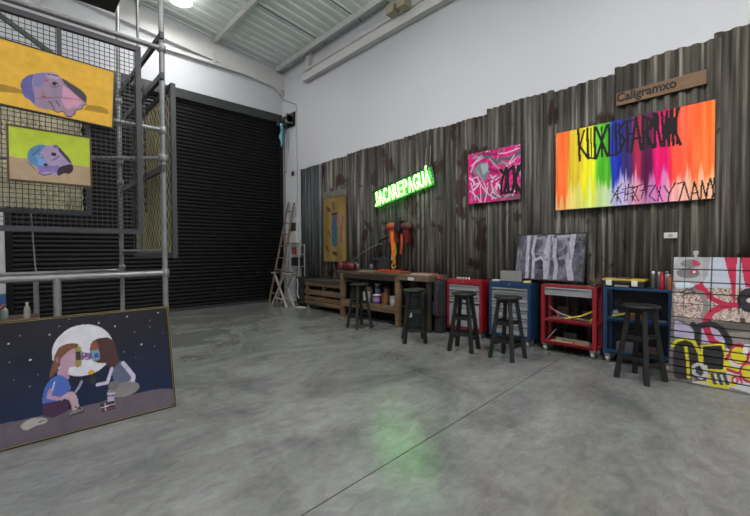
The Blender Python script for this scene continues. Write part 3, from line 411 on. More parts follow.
def artwork(name, M, X, Y, img, parent, zoff=None):
    """painted surface: fine mesh grid with per-vertex paint colour"""
    ny, nx = X.shape
    Z = np.zeros_like(X) if zoff is None else zoff
    vs = [tuple(M @ Vector(p)) for p in zip(X.ravel().tolist(), Y.ravel().tolist(), Z.ravel().tolist())]
    fs = [(j*nx+i, j*nx+i+1, (j+1)*nx+i+1, (j+1)*nx+i) for j in range(ny-1) for i in range(nx-1)]
    me = bpy.data.meshes.new(name); me.from_pydata(vs, [], fs); me.materials.append(PAINT)
    ca = me.color_attributes.new('paint', 'FLOAT_COLOR', 'POINT')
    c = np.ones((nx*ny, 4), np.float32); c[:, :3] = lin_arr(img).reshape(-1, 3)
    ca.data.foreach_set('color', c.ravel()); me.update()
    o = bpy.data.objects.new(name, me); COL.objects.link(o); o.parent = parent
    return o
def framed(t, M, w, h, depth, bar, mframe, proud=.004, edge=None):
    """stretcher back and four-sided frame around a picture plane (local frame M)"""
    b = MB(); b.box(0, w, 0, h, -depth, -.003); b.v = [tuple(M @ Vector(v)) for v in b.v]; b.build('stretcher', canvas_back if bar < .03 else mframe, t)
    b = MB()
    b.box(-bar, 0, -bar, h+bar, -depth, proud); b.box(w, w+bar, -bar, h+bar, -depth, proud)
    b.box(0, w, -bar, 0, -depth, proud); b.box(0, w, h, h+bar, -depth, proud)
    b.v = [tuple(M @ Vector(v)) for v in b.v]; b.build('frame', mframe, t)
    if edge:
        g = .0022; b = MB()
        b.box(-g, 0, 0, h, .0, proud+.002); b.box(w, w+g, 0, h, .0, proud+.002); b.box(-g, w+g, -g, 0, 0, proud+.002); b.box(-g, w+g, h, h+g, 0, proud+.002)
        o_ = bar-.0015
        b.box(-o_-.0015, w+o_, h+o_, h+o_+.002, -.02, proud+.001); b.box(w+o_, w+o_+.002, -o_, h+o_, -.02, proud+.001)
        b.v = [tuple(M @ Vector(v)) for v in b.v]; b.build('edge_line', edge, t)
def vnoise(X, Y, sx, sy, seed):
    rs = np.random.RandomState(seed); G = rs.rand(64, 64)
    u, v = X*sx, Y*sy; i, j = np.floor(u).astype(int), np.floor(v).astype(int); fu, fv = u-i, v-j
    fu = fu*fu*(3-2*fu); fv = fv*fv*(3-2*fv); g = lambda a, c: G[a % 64, c % 64]
    return (g(i, j)*(1-fu)+g(i+1, j)*fu)*(1-fv)+(g(i, j+1)*(1-fu)+g(i+1, j+1)*fu)*fv

# night picture leaning on the scaffold
W_, H_ = 1.19, .871
P0 = (-.15, 3.63, 0); ey = (0, .19, .85)
t = thing('leaning_painting', 'large dark night painting of a couple kissing before a white moon, leaning on the scaffold', 'painting', (P0[0]+.6, P0[1], 0))
M = Matrix.Translation((-.6, 0, .0)) @ Mloc((0, 0, 0), (1, 0, 0), ey) @ Matrix.Translation((0, .014, 0))
def bg(X, Y):
    k = np.clip((Y-.25)/.45, 0, 1)[..., None]
    return np.array((24, 34, 62.))*(1-k)+np.array((31, 31, 40.))*k+(vnoise(X, Y, 9, 9, 1)[..., None]-.5)*5
X, Y, im = paint_array(W_, H_-.02, .005, bg, ART['night']); im = im*(1+.07*(vnoise(X, Y, 34, 34, 61)[..., None]-.5)+.06*(vnoise(X, Y, 12, 12, 62)[..., None]-.5))
artwork('artwork', M, X, Y, im, t); framed(t, M, W_, H_-.02, .034, .014, frame_black, .004, gold)

# two face pictures hung on the mesh frame
t = thing('hung_painting', 'orange yellow painting of an upturned lilac face, upper one on the scaffold mesh', 'painting', (.2, 3.70, 2.378))
def bg(X, Y): return np.array((222, 174, 65.))+(vnoise(X, Y, 6, 6, 2)[..., None]-.5)*8
W_, H_ = .832, .442
M = Matrix.Translation((-.4, 0, 0)) @ Mloc((0, 0, 0), (1, 0, -.042), (.042, 0, 1))
X, Y, im = paint_array(W_, H_, .0045, bg, ART['yellow']); im = im*(1+.07*(vnoise(X, Y, 34, 34, 61)[..., None]-.5)+.06*(vnoise(X, Y, 12, 12, 62)[..., None]-.5))
artwork('artwork', M, X, Y, im, t); framed(t, M, W_, H_, .03, .009, frame_black, .003)
t = thing('hung_painting', 'smaller lime green and tan painting of a blue lilac face on the scaffold mesh', 'painting', (.25, 3.70, 1.862))
def bg(X, Y): return np.array((178, 196, 62.))+(vnoise(X, Y, 6, 6, 3)[..., None]-.5)*8
W_, H_ = .455, .365
M = Matrix.Translation((.028-.25, 0, 0)) @ Mloc((0, 0, 0), (1, 0, 0), (0, 0, 1))
X, Y, im = paint_array(W_, H_, .0035, bg, ART['lime']); im = im*(1+.07*(vnoise(X, Y, 34, 34, 61)[..., None]-.5)+.06*(vnoise(X, Y, 12, 12, 62)[..., None]-.5))
artwork('artwork', M, X, Y, im, t); framed(t, M, W_, H_, .03, .012, frame_brown, .004)

# rainbow canvas with black lettering strokes
t = thing('wall_painting', 'long rainbow striped painting with black brush lettering on the corrugated wall', 'painting', (5.47, 1.327, 1.885))
W_, H_ = 1.643, 1.045
M = Matrix.Translation((0, .821, 0)) @ Mloc((0, 0, 0), (0, -1, 0), (0, 0, 1))
def bg(X, Y):
    u, v = X/W_, Y/H_
    uu = u+(vnoise(X, Y, 30, 3, 5)-.5)*.02
    stops = [(0, (252, 116, 52)), (.095, (255, 112, 48)), (.105, (222, 186, 42)), (.2, (226, 200, 40)), (.215, (240, 232, 30)), (.295, (232, 232, 36)), (.31, (98, 196, 40)), (.395, (70, 170, 34)), (.41, (24, 56, 178)), (.47, (26, 40, 160)), (.485, (48, 38, 110)), (.535, (52, 34, 100)), (.545, (150, 24, 60)), (.585, (170, 28, 70)), (.6, (92, 16, 66)), (.66, (96, 12, 74)), (.675, (226, 6, 110)), (.755, (232, 10, 104)), (.775, (255, 76, 62)), (.87, (255, 98, 56)), (1, (255, 122, 44))]
    xs = [s_[0] for s_ in stops]; out = np.stack([np.interp(uu, xs, [s_[1][k] for s_ in stops]) for k in range(3)], -1)
    pale = [(0, (252, 190, 140)), (.12, (232, 214, 120)), (.25, (222, 236, 120)), (.36, (206, 226, 170)), (.45, (196, 190, 226)), (.52, (206, 180, 216)), (.58, (230, 150, 170)), (.64, (196, 140, 190)), (.72, (216, 130, 196)), (.78, (246, 190, 190)), (.9, (255, 196, 160)), (1, (250, 190, 150))]
    xs = [s_[0] for s_ in pale]; pl = np.stack([np.interp(u, xs, [s_[1][k] for s_ in pale]) for k in range(3)], -1)
    drip = .30+.28*(vnoise(X, Y*0, 26, 1, 8)-.5)+.16*(vnoise(X, Y*0, 70, 1, 9)-.5)+.05*(vnoise(X, Y, 30, 12, 11)-.5)
    drip = np.where(u < .1, drip-.12, drip); drip = np.where(u > .775, drip+.03, drip)
    k = np.clip((drip-v)/.11, 0, 1)[..., None]*.9
    out = out*(1-k)+pl*k
    sh = (vnoise(X, Y, 45, 2.2, 13)[..., None]-.5)
    return np.clip(out+sh*34, 0, 255)
X, Y, im = paint_array(W_, H_, .007, bg, ART['rainbow'])
artwork('artwork', M, X, Y, im, t); framed(t, M, W_, H_, .03, .006, frame_black, .002)

# pink canvas
t = thing('wall_painting', 'small hot pink and grey abstract painting with black scrawl on the corrugated wall', 'painting', (5.47, 3.09, 2.095))
W_, H_ = .885, .80
M = Matrix.Translation((0, .445, 0)) @ Mloc((0, 0, 0), (0, -1, 0), (0, 0, 1))
def bg(X, Y):
    n = vnoise(X, Y, 7, 7, 21)[..., None]; n2 = vnoise(X, Y, 16, 16, 22)[..., None]
    a = np.array((222, 14, 112.)); c = np.array((176, 26, 104.))
    o = a*(1-n)+c*n; k = np.clip((n2-.62)*5, 0, 1)*.6
    return o*(1-k)+np.array((188, 150, 176.))*k
rp = random.Random(12); splash = []
for k in range(70):
    x_, y_ = rp.uniform(0, W_), rp.uniform(0, H_); a_ = rp.choice((.6, .9, 1.2, 2.2))+rp.uniform(-.3, .3); l_ = rp.uniform(.05, .22)
    c_ = rp.choice(((205, 180, 200), (170, 150, 168), (240, 30, 130), (150, 20, 90), (110, 105, 116), (215, 195, 210)))
    splash.append(('L', c_, rp.uniform(.008, .03), [(x_, y_), (x_+l_*math.cos(a_)*.5+.02, y_+l_*math.sin(a_)*.5), (x_+l_*math.cos(a_), y_+l_*math.sin(a_))]))
X, Y, im = paint_array(W_, H_, .006, bg, splash+ART['pink'])
artwork('artwork', M, X, Y, im, t); framed(t, M, W_, H_, .03, .005, frame_black, .001)

# black and white canvas standing on the tool carts
t = thing('leaning_painting', 'black and white letter painting standing on the blue chest and red cart', 'painting', (5.33, 2.22, .893))
W_, H_ = .905, .62
M = Matrix.Translation((0, .44, .048)) @ Mloc((0, 0, 0), (0, -1, 0), (.11, 0, .61))
def bg(X, Y):
    n = vnoise(X, Y, 8, 8, 31)[..., None]; n2 = vnoise(X, Y, 30, 20, 32)[..., None]
    return np.array((78, 78, 87.))+(n-.5)*50+(n2-.5)*30
X, Y, im = paint_array(W_, H_, .007, bg, ART['mono'])
im = im+(vnoise(X, Y, 60, 25, 33)[..., None]-.5)*30
artwork('artwork', M, X, Y, im, t); framed(t, M, W_, H_, .028, .016, frame_black, .003)

# graffiti panel of horizontal slats leaning at the right
t = thing('graffiti_panel', 'big slatted panel sprayed with graffiti and a crowd picture, leaning at the far right', 'artwork', (4.935, .2, 0))
W_, H_ = 1.1, 1.28
M = Matrix.Translation((0, .6, .005)) @ Mloc((0, 0, 0), (0, -1, 0), (.25, 0, 1.255))
def bg(X, Y): return np.array((120, 112, 108.))+(vnoise(X, Y, 6, 6, 41)[..., None]-.5)*40
more = [('P', (170, 176, 190), [(.55, .9), (1.1, .92), (1.1, 1.28), (.55, 1.28)]), ('L', (176, 36, 66), .06, [(.82, 1.28), (.80, .95), (.95, .72), (1.1, .66)]),
        ('N', 'crowd', [(.6, .62), (1.1, .62), (1.1, .9), (.6, .9)]), ('P', (196, 196, 200), [(.6, .0), (1.1, .0), (1.1, .42), (.6, .42)]), ('L', (40, 38, 42), .05, [(.7, .5), (.9, .56), (1.05, .45)]),
        ('E', (176, 36, 66), (.86, .3), .1, .1), ('E', (205, 195, 40), (.86, .3), .075, .075), ('L', (205, 195, 35), .03, [(.7, .08), (.9, .14), (1.08, .06)])]
X, Y, im = paint_array(W_, H_, .0055, bg, more+ART['graffiti'])
rows = [.075+.0715*k for k in range(9)]+[.79, .905, 1.02, 1.15]
gap = np.zeros_like(X, bool)
for q in rows: gap |= np.abs(Y-q) < .0041
gap2 = gap & (Y > .72)
tile = (Y > .72) & (np.abs((X % .21)-.1) < .004)
im = im*.93+6+(vnoise(X, Y, 3, 40, 43)[..., None]-.5)*14
im[gap | tile] = im[gap | tile]*.35
Z = np.where(gap & ~gap2, -.012, np.where(gap2, -.004, 0.))
artwork('artwork', M, X, Y, im, t, Z)
b = MB().box(-.0, W_, 0, H_, -.035, -.0125); b.v = [tuple(M @ Vector(v)) for v in b.v]; b.build('backing', frame_black, t)
for xx in (.18, .62):
    b = MB().box(xx-.012, xx+.012, H_-.04, H_+.05, -.022, -.012).box(xx-.02, xx+.02, H_+.03, H_+.07, -.03, -.008)
    b.v = [tuple(M @ Vector(v)) for v in b.v]; b.build('hanger', chrome, t)

# tall ochre board with a small figure
t = thing('painted_board', 'tall ochre wooden board with a small blue painted figure on the far corrugated wall', 'painting', (5.47, 7.09, 1.12))
W_, H_ = .80, 1.44
M = Matrix.Translation((0, .40, 0)) @ Mloc((0, 0, 0), (0, -1, 0), (0, 0, 1))
def bg(X, Y): return np.array((128, 106, 58.))+(vnoise(X, Y, 8, 2, 51)[..., None]-.5)*30
X, Y, im = paint_array(W_, H_, .014, bg, [o for o in ART['board']])
artwork('artwork', M, X, Y, im, t)
framed(t, M, W_, H_, .02, .03, mat('ochre_wood', (98, 84, 56), .7), .004)
b = MB().box(-.04, W_+.04, H_+.03, H_+.16, -.02, .01); b.v = [tuple(M @ Vector(v)) for v in b.v]; b.build('top_strip', mat('grey_weathered_wood', (104, 98, 94), .8, noise=.2, nscale=9), t)

# ------------------------------------------------------------------ lettering
def text_mesh(body, size, extrude=0., bevel=0., fill='BOTH', res=3, bold=0.):
    cu = bpy.data.curves.new('txt', 'FONT'); cu.body = body; cu.size = size; cu.extrude = extrude; cu.bevel_depth = bevel; cu.bevel_resolution = 1
    cu.fill_mode = fill; cu.resolution_u = res; cu.offset = bold
    o = bpy.data.objects.new('txt', cu); COL.objects.link(o)
    dg = bpy.context.evaluated_depsgraph_get(); dg.update()
    me = bpy.data.meshes.new_from_object(o.evaluated_get(dg))
    bpy.data.objects.remove(o); bpy.data.curves.remove(cu)
    return me
def fit(me, x0, x1, y0, y1):
    n = len(me.vertices); c = np.empty(n*3, np.float32); me.vertices.foreach_get('co', c); c = c.reshape(-1, 3)
    mn, mx = c.min(0), c.max(0)
    c[:, 0] = x0+(c[:, 0]-mn[0])/(mx[0]-mn[0])*(x1-x0); c[:, 1] = y0+(c[:, 1]-mn[1])/(mx[1]-mn[1])*(y1-y0)
    me.vertices.foreach_set('co', c.ravel()); return me
# wooden name board
t = thing('name_board', 'brown wooden plank sign reading Caligramxo at the top of the corrugated wall', 'sign', (5.49, 1.005, 3.19), 0)
M = Mloc((0, 0, 0), (0, -1, .015), (0, .015, 1))
b = MB().box(-.425, .425, -.075, .08, -.012, .012, .004); b.v = [tuple(M @ Vector(v)) for v in b.v]; b.build('plank', dark_wood, t)
me = fit(text_mesh('Caligramxo', .12, .002, bold=.0035), -.418, .17, -.066, .074)
me.transform(M @ Matrix.Translation((0, 0, .0135))); me.materials.append(mat('burnt_lettering', (18, 14, 13), .7))
o = bpy.data.objects.new('lettering', me); COL.objects.link(o); o.parent = t

# neon sign
t = thing('neon_sign', 'glowing green neon sign reading JACAREPAGUÁ tilted on the corrugated wall', 'sign', (5.44, 5.0, 2.525), 0)
ang = .195
M = Mloc((0, 0, 0), (0, -math.cos(ang), math.sin(ang)), (0, math.sin(ang), math.cos(ang)))
b = MB().box(-.785, .785, -.18, .175, -.045, -.035); b.v = [tuple(M @ Vector(v)) for v in b.v]
b.build('backing_board', mat('clear_acrylic_board', (105, 120, 108), .25, alpha=.45), t)
b = MB()
for yy in (-.185, .18): b.box(-.79, .79, yy-.006, yy+.006, -.045, -.02)
for xx in (-.785, .785): b.box(xx-.006, xx+.006, -.18, .18, -.045, -.02)
b.v = [tuple(M @ Vector(v)) for v in b.v]; b.build('sign_frame', frame_black, t)
neon = mat('green_neon_glass', (160, 255, 120), .3, emit=(.16, 1., .1), strength=13)
word = 'JACAREPAGUÁ'; n = len(word); cw = 1.46/n
for i, ch in enumerate(word):
    me = text_mesh(ch, .3, 0, 0, 'BOTH', 3)
    xx = -.735+cw*i
    # outline tube of each letter: boundary loops of the filled glyph
    bm = bmesh.new(); bm.from_mesh(fit(me, xx+.010, xx+cw-.014, -.15, .12 if ch != 'Á' else .195)); bmesh.ops.remove_doubles(bm, verts=bm.verts, dist=1e-5)
    be = [e_ for e_ in bm.edges if len(e_.link_faces) == 1]
    adj = {}
    for e_ in be:
        for v1, v2 in ((e_.verts[0], e_.verts[1]), (e_.verts[1], e_.verts[0])): adj.setdefault(v1.index, []).append(v2.index)
    co = {v.index: v.co.copy() for v in bm.verts}; seen = set(); b = MB()
    for s0 in list(adj):
        if s0 in seen: continue
        loop = [s0]; seen.add(s0); cur = s0
        while True:
            nx_ = [q for q in adj[cur] if q not in seen]
            if not nx_: break
            cur = nx_[0]; seen.add(cur); loop.append(cur)
        if len(loop) > 2:
            pts = [M @ Vector((co[q].x, co[q].y, .012)) for q in loop]; pts.append(pts[0])
            b.tube(pts, .0062, 6, False)
    bm.free(); b.build('neon_letter', neon, t)
b = MB()
for xx in (.62, .72):
    p = M @ Vector((xx, .17, -.03)); b.tube([p, (p.x+.03, p.y, p.z+.38)], .003, 6)
b.build('hanging_wire', chrome, t)

# thermostat plate
t = thing('wall_switch', 'small white switch plate on the corrugated wall under the rainbow painting', 'switch', (5.525, .882, 1.47))
MB().box(-.03, 0, -.062, .062, 0, .065, .005).build('plate', mat('white_plastic', (205, 205, 203), .4), t)
MB().box(-.035, -.029, -.02, .02, .018, .046, .003).build('rocker', mat('pale_grey_plastic', (150, 152, 150), .4), t)

# ------------------------------------------------------------------ scaffold tower
t = thing('scaffold_tower', 'galvanised tube scaffold tower on the left in front of the shutter', 'scaffold', (0, 3.9, 0))
AX, DY = 1.055, 1.72
XLs = -.95
def tub(name, pts, r=.024, m=galv): return MB().tube(pts, r, 12).build(name, m, t)
for (x, y, h_) in ((AX, 0, 5.2), (AX-.02, DY, 5.2), (XLs, 0, 5.2), (XLs, DY, 5.2)):
    p = MB().tube([(x, y, .0), (x, y, h_)], .024, 12).lathe([(.07, .0), (.07, .012), (.03, .014)], (x, y, 0), 14).build('post', galv, t)
    for z in (1.155, 2.2, 2.45, 3.19):
        MB().lathe([(.03, z-.035), (.036, z-.03), (.036, z+.03), (.03, z+.035)], (x, y, 0), 12).build('clamp', galv, p)
tub('rail', [(AX, 0, 1.155), (XLs, 0, 1.145)], .025); tub('rail', [(AX, -.0, 3.19), (XLs, 0, 3.19)], .022)
tub('rail', [(AX, 0, 2.455), (XLs, 0, 2.455)], .02); tub('rail', [(AX, DY, 1.118), (XLs, DY, 1.112)], .024)
tub('brace', [(AX, .02, 2.2), (XLs, DY, 2.2)], .02)
tub('rail', [(AX, 0, 1.36), (AX, DY, 1.36)], .015)
tub('middle_post', [(AX, .85, 1.36), (AX, .85, 5.0)], .014)
tub('short_leg', [(.285, .0, .0), (.285, 0, 1.15)], .026); tub('short_leg', [(.233, DY, .0), (.233, DY, 1.115)], .024)
for z in (2.105, 2.93, 3.29):
    MB().bar((AX-.01, -.05, z), (AX-.01, DY-.02, z), .03, .055).build('cross_bar', dark_steel, t)
MB().box(XLs, 1.0, .05, 1.69, 4.23, 4.29).build('deck', mat('dark_deck_board', (50, 47, 45), .8, noise=.2, nscale=4), t)
b = MB()
for k in range(36): 
    a_ = k % 2
    z = 2.95-.034*k
    b.box(AX-.07-(.009 if a_ else .003), AX-.07+(.009 if a_ else .003), .33-(.003 if a_ else .009), .33+(.003 if a_ else .009), z-.03, z)
b.build('chain', dark_steel, t)
b = MB().tube([(.2, DY, 1.9), (.215, DY, 1.5), (.235, DY, 1.12)], .008, 6); b.build('rope', mat('pale_rope', (130, 128, 120), .8), t)

# dark frame with welded mesh that carries the two face pictures
t = thing('mesh_frame', 'dark square steel frame with welded wire mesh clamped to the front of the scaffold', 'mesh panel', (0, 3.77, 1.52))
x0_, x1_ = -1.0, .855
for a_, c_, nm in (((x0_, 0, 0), (x1_, 0, 0), 'bottom_bar'), ((x0_, 0, 1.535), (x1_, 0, 1.535), 'top_bar'), ((x1_-.02, 0, .02), (x1_-.02, 0, 1.52), 'side_bar'), ((x0_+.02, 0, .02), (x0_+.02, 0, 1.52), 'side_bar'), ((.318, .0, 1.0), (.318, 0, 1.52), 'middle_bar')):
    MB().bar(a_, c_, .04 if nm != 'middle_bar' else .028).build(nm, dark_steel, t)
b = MB(); k = x0_+.04
while k < x1_-.03: b.bar((k, .012, .02), (k, .012, 1.52), .0042); k += .034
k = .05
while k < 1.5: b.bar((x0_+.02, .016, k), (x1_-.02, .016, k), .0042); k += .034
b.build('wire_mesh', black_steel, t)
MB().bar((-.5, .03, 1.8), (.31, .03, 1.30), .03).build('diagonal_bar', mat('olive_dark_steel', (64, 70, 60), .5), t)

# expanded metal panels on the far and right sides of the tower
def expanded(name, label, P, ex, w, h, fm):
    tt = thing(name, label, 'mesh panel', P)
    M_ = Mloc((0, 0, 0), ex, (0, 0, 1))
    def B(b_): b_.v = [tuple(M_ @ Vector(v)) for v in b_.v]; return b_
    for nm, q in (('frame_post', (0, .045, 0, h)), ('frame_post', (w-.045, w, 0, h)), ('frame_rail', (.045, w-.045, 0, .045)), ('frame_rail', (.045, w-.045, h-.045, h))):
        B(MB().box(q[0], q[1], q[2], q[3], -.02, .02)).build(nm, fm, tt)
    b_ = MB(); px_, pz_ = .05, .11
    i_ = 0
    lines = int((w-.08)/px_)
    for i_ in range(lines+1):
        xx = .04+i_*px_; pts = []
        k_ = 0; z_ = .03
        while z_ < h-.03:
            off = px_*.5*(1 if (k_+i_) % 2 else 0)*.96
            pts.append((min(xx+off, w-.03), z_)); z_ += pz_*.5; k_ += 1
        for (xa_, za_), (xb_, zb_) in zip(pts, pts[1:]): b_.bar((xa_, za_, .0), (xb_, zb_, .0), .011, .004, up=(0, 0, 1))
    B(b_).build('expanded_mesh', olive, tt)
    return tt
tA = expanded('expanded_panel', 'olive expanded metal panel in a dark frame on the right side of the scaffold', (1.135, 3.86, 1.29), (0, 1, 0), 1.5, 1.6, dark_steel)
tB = expanded('expanded_panel', 'olive expanded metal panel behind the lime green face painting', (-.75, 5.2, 1.74), (1, 0, 0), 1.44, 1.35, dark_steel)
MB().box(.022, .034, .06, 1.44, .06, 1.54, .002).build('olive_backing', mat('olive_board_paint', (88, 84, 62), .8, noise=.25, nscale=4), tA)
MB().box(.06, 1.36, .022, .034, .06, 1.29, .002).build('tan_backing', mat('tan_board_paint', (176, 168, 148), .8, noise=.35, nscale=5), tB)
# clutter behind the night picture
t = thing('low_crate', 'dark brown crate half hidden behind the top left of the night painting', 'crate', (-.1, 4.45, 0))
MB().box(-.4, .3, -.2, .2, 0, .8, .01).build('box', mat('dark_crate_wood', (70, 50, 42), .7, noise=.2, nscale=6), t)
for lx, ly in ((-.36, -.205), (.26, -.205)): MB().box(lx, lx+.05, ly-.01, ly, .02, .79).build('batten', mat('dark_batten', (60, 44, 36), .7), t)
def bottle(loc, h_, r, m, cap, label):
    tt = thing('bottle', label, 'bottle', loc)
    MB().lathe([(r*.9, 0), (r, .01), (r, h_*.55), (r*.8, h_*.68), (r*.4, h_*.78), (r*.38, h_*.9)], n=16).build('body', m, tt)
    MB().lathe([(r*.42, h_*.88), (r*.42, h_), (0, h_)], n=12).build('cap', cap, tt)
wp = mat('off_white_plastic', (190, 186, 176), .5); gp = mat('dark_green_plastic', (38, 92, 70), .5)
bottle((.12, 4.36, .8), .13, .022, wp, wp, 'slim white bottle at the right end of the crate behind the night painting')
bottle((-.02, 4.42, .8), .12, .026, mat('pale_bluish_plastic', (160, 176, 172), .5), wp, 'pale bluish bottle in the middle of the crate behind the night painting')
t = thing('watering_can', 'green plastic can lying on the crate at the left picture edge', 'can', (-.13, 4.38, .8))
MB().lathe([(.07, 0), (.075, .02), (.06, .1), (.03, .14), (0, .15)], n=16).build('body', gp, t)
MB().tube([(.05, 0, .06), (.1, 0, .1), (.12, 0, .12)], .012, 8).build('spout', mat('red_spout', (140, 60, 50), .5), t)
bottle((-.075, 4.3, .8), .2, .02, wp, wp, 'tall white tube bottle beside the green can behind the night painting')

# ------------------------------------------------------------------ ladder corner
t = thing('wooden_ladder', 'old wooden ladder leaning against the white strip of wall beside the shutter', 'ladder', (4.98, 9.0, 0))
# two stiles running from the floor to the wall
bl0, bl1 = Vector((0, .27, 0)), Vector((-.02, -.17, 0)); tp0, tp1 = Vector((.565, .20, 2.66)), Vector((.565, -.08, 2.62))
for a_, c_ in ((bl0, tp0), (bl1, tp1)): MB().bar(a_, c_, .06, .035, .05, .03).build('stile', mat('grey_brown_wood', (112, 94, 82), .7, noise=.2, nscale=8), t)
for k in range(8):
    f_ = (k+.8)/8.6
    MB().bar(bl0.lerp(tp0, f_), bl1.lerp(tp1, f_), .03, .03).build('rung', mat('grey_brown_wood', (112, 94, 82)), t)
# folding trestle with crossed legs
t = thing('folding_trestle', 'pale folding trestle stool with crossed legs in front of the ladder', 'trestle', (4.88, 8.35, 0))
pale = mat('pale_aluminium', (172, 168, 160), .45, .2)
for sy in (-.02, .02):
    pass
for dx in (-.12, .12):
    MB().bar((dx, .36, .01), (dx, -.24, .80), .04, .03).build('leg', pale, t)
    MB().bar((dx*.85, -.30, .01), (dx*.85, .26, .80), .04, .03).build('leg', pale, t)
MB().box(-.15, .15, .2, .34, .795, .83, .006).build('top_bar', pale, t)
MB().box(-.15, .15, -.32, -.18, .795, .83, .006).build('top_bar', pale, t)
MB().box(-.11, .11, -.32, .34, .825, .84, .003).build('canvas_seat', dark_steel, t)
MB().bar((-.12, .22, .2), (-.12, -.2, .2), .03).build('stretcher', pale, t)
# black equipment trolley with curved handle and white cables
t = thing('hand_trolley', 'black trolley with a curved handle beside the trestle', 'trolley', (5.26, 8.02, 0))
MB().box(-.13, .13, -.17, .17, .12, .72, .02).build('body', black_steel, t)
for sy in (-.13, .13):
    MB().lathe([(.0, -.02), (.08, -.02), (.08, .02), (0, .02)], (-.02, sy, .085), 16, 'y').build('wheel', rubber, t)
MB().box(-.17, .13, -.17, .17, .09, .125, .005).build('tray', dark_steel, t)
pts = [(.0, -.14, .7), (.0, -.14, .98)]+[(.0, -.14-.14*(1-math.cos(a_)), .98+.14*math.sin(a_)) for a_ in (.6, 1.2, 1.8, 2.4, 3.0)]
MB().tube(pts, .02, 10).build('handle', rubber, t)
MB().tube([(-.14, .1, .68), (-.15, .06, .5), (-.145, .1, .3), (-.15, .02, .2)], .014, 8).build('white_cable', mat('white_cable', (185, 182, 178), .5), t)
t = thing('wire_rack', 'pale wire rack standing against the wall behind the trestle', 'rack', (5.42, 8.62, 0))
for x in (-.08, .08):
    for y in (-.24, .24): MB().bar((x, y, 0), (x, y, 1.52), .022).build('upright', pale, t)
for z in (.6, .95, 1.25, 1.5):
    b = MB()
    for y in np.linspace(-.23, .23, 8): b.bar((-.08, y, z), (.08, y, z), .008)
    for x in (-.08, .08): b.bar((x, -.24, z), (x, .24, z), .016)
    b.build('shelf', pale, t)
tag(MB().box(-.07, .07, -.16, .16, 0, .22, .02).build('black_case', black_steel, loc=(5.42, 8.62, .963)), 'black case on the third shelf of the pale wire rack', 'case')
tag(MB().box(-.045, .045, -.05, .05, 0, .18, .015).build('red_canister', mat('dull_red_plastic', (130, 40, 42), .5), loc=(5.42, 8.74, 1.262)), 'small dull red canister on the upper part of the pale wire rack', 'canister')
tag(MB().box(-.09, .09, -.12, .12, 0, .018, .004).build('white_board_offcut', wp, loc=(5.05, 7.86, .0)), 'small white offcut lying on the floor by the trolley', 'offcut')

# ------------------------------------------------------------------ pallet crate on castors
def castor(b_parent, x, y, s=1., wheel_m=castor_grey, h_=.1):
    MB().box(x-.035*s, x+.035*s, y-.03*s, y+.03*s, h_-.012, h_).build('castor_plate', chrome, b_parent)
    b_ = MB()
    for q in (-1, 1): b_.box(x-.02*s, x+.025*s, y+q*.022*s-.003, y+q*.022*s+.003, .04, h_-.006)
    b_.box(x-.02*s, x+.025*s, y-.025*s, y+.025*s, h_-.02, h_-.008); b_.build('castor_fork', chrome, b_parent)
    r_ = .04
    MB().lathe([(.012, -.016*s), (r_*.9, -.016*s), (r_, -.010*s), (r_, .010*s), (r_*.9, .016*s), (.012, .016*s)], (x, y, r_), 18, 'y').build('castor_wheel', wheel_m, b_parent)
t = thing('pallet_crate', 'low pallet wood bench on castors by the far corrugated wall', 'bench', (5.28, 7.02, 0))
for z0, z1 in ((.13, .2), (.22, .3), (.35, .46), (.55, .64)): MB().box(-.23, -.2, -.7, .68, z0, z1, .004).build('slat', pine, t)
for y_ in (-.66, -.02, .62): MB().box(-.2, -.14, y_-.045, y_+.045, .1, .64, .004).build('upright', pine, t); MB().box(.12, .18, y_-.045, y_+.045, .1, .64, .004).build('upright', pine, t)
MB().box(-.2, .2, -.7, .68, .1, .13).build('bottom_board', old_wood, t)
MB().box(-.25, .22, -.73, .72, .64, .69, .008).build('top_board', mat('dark_grey_board', (52, 48, 45), .7, noise=.2, nscale=5), t)
for x in (-.16, .14):
    for y_ in (-.62, .6): castor(t, x, y_)
for k, (yy, w_, m_) in enumerate(((6.62, .3, 'brown_paper'), (7.0, .34, 'rolled_felt'), (7.36, .24, 'dark_felt'))):
    tag(MB().lathe([(.0, -w_/2), (.045, -w_/2), (.05, -w_/2+.02), (.05, w_/2-.02), (.045, w_/2), (0, w_/2)], (0, 0, .05), 14, 'y').build('roll', mat(m_, ((120, 96, 66), (104, 84, 60), (60, 54, 48))[k], .8), loc=(5.26, yy, .1305)),
        ('brown paper roll lying on the right part of the pallet bench', 'tan roll lying in the middle of the pallet bench', 'dark felt roll lying on the left part of the pallet bench')[k], 'roll')

# ------------------------------------------------------------------ work bench
t = thing('workbench', 'long rough wooden workbench under the neon sign', 'workbench', (5.2, 5.3, 0))
MB().box(-.25, .26, -.69, 1.06, .885, .935, .006).build('benchtop', old_wood, t)
MB().box(-.24, -.2, -.68, 1.05, .80, .885, .003).build('apron', mat('dark_bench_wood', (48, 38, 31), .7, noise=.25, nscale=6), t)
for (x, y_) in ((-.21, -.65), (-.21, .9), (.2, -.65), (.2, .9)): MB().box(x-.035, x+.035, y_-.05, y_+.05, 0, .884, .005).build('leg', pine if x < 0 else old_wood, t)
MB().box(-.22, .22, -.6, .86, .325, .355, .003).build('shelf', old_wood, t)
MB().box(-.245, -.215, -.6, .86, .225, .35, .003).build('shelf_rail', pine, t)
t = thing('side_bench', 'short wooden side bench with a pale paper tag right of the long workbench', 'workbench', (5.2, 4.27, 0))
MB().box(-.26, .26, -.33, .33, .83, .925, .006).build('benchtop', mat('mid_brown_top', (98, 82, 66), .7, noise=.25, nscale=6), t)
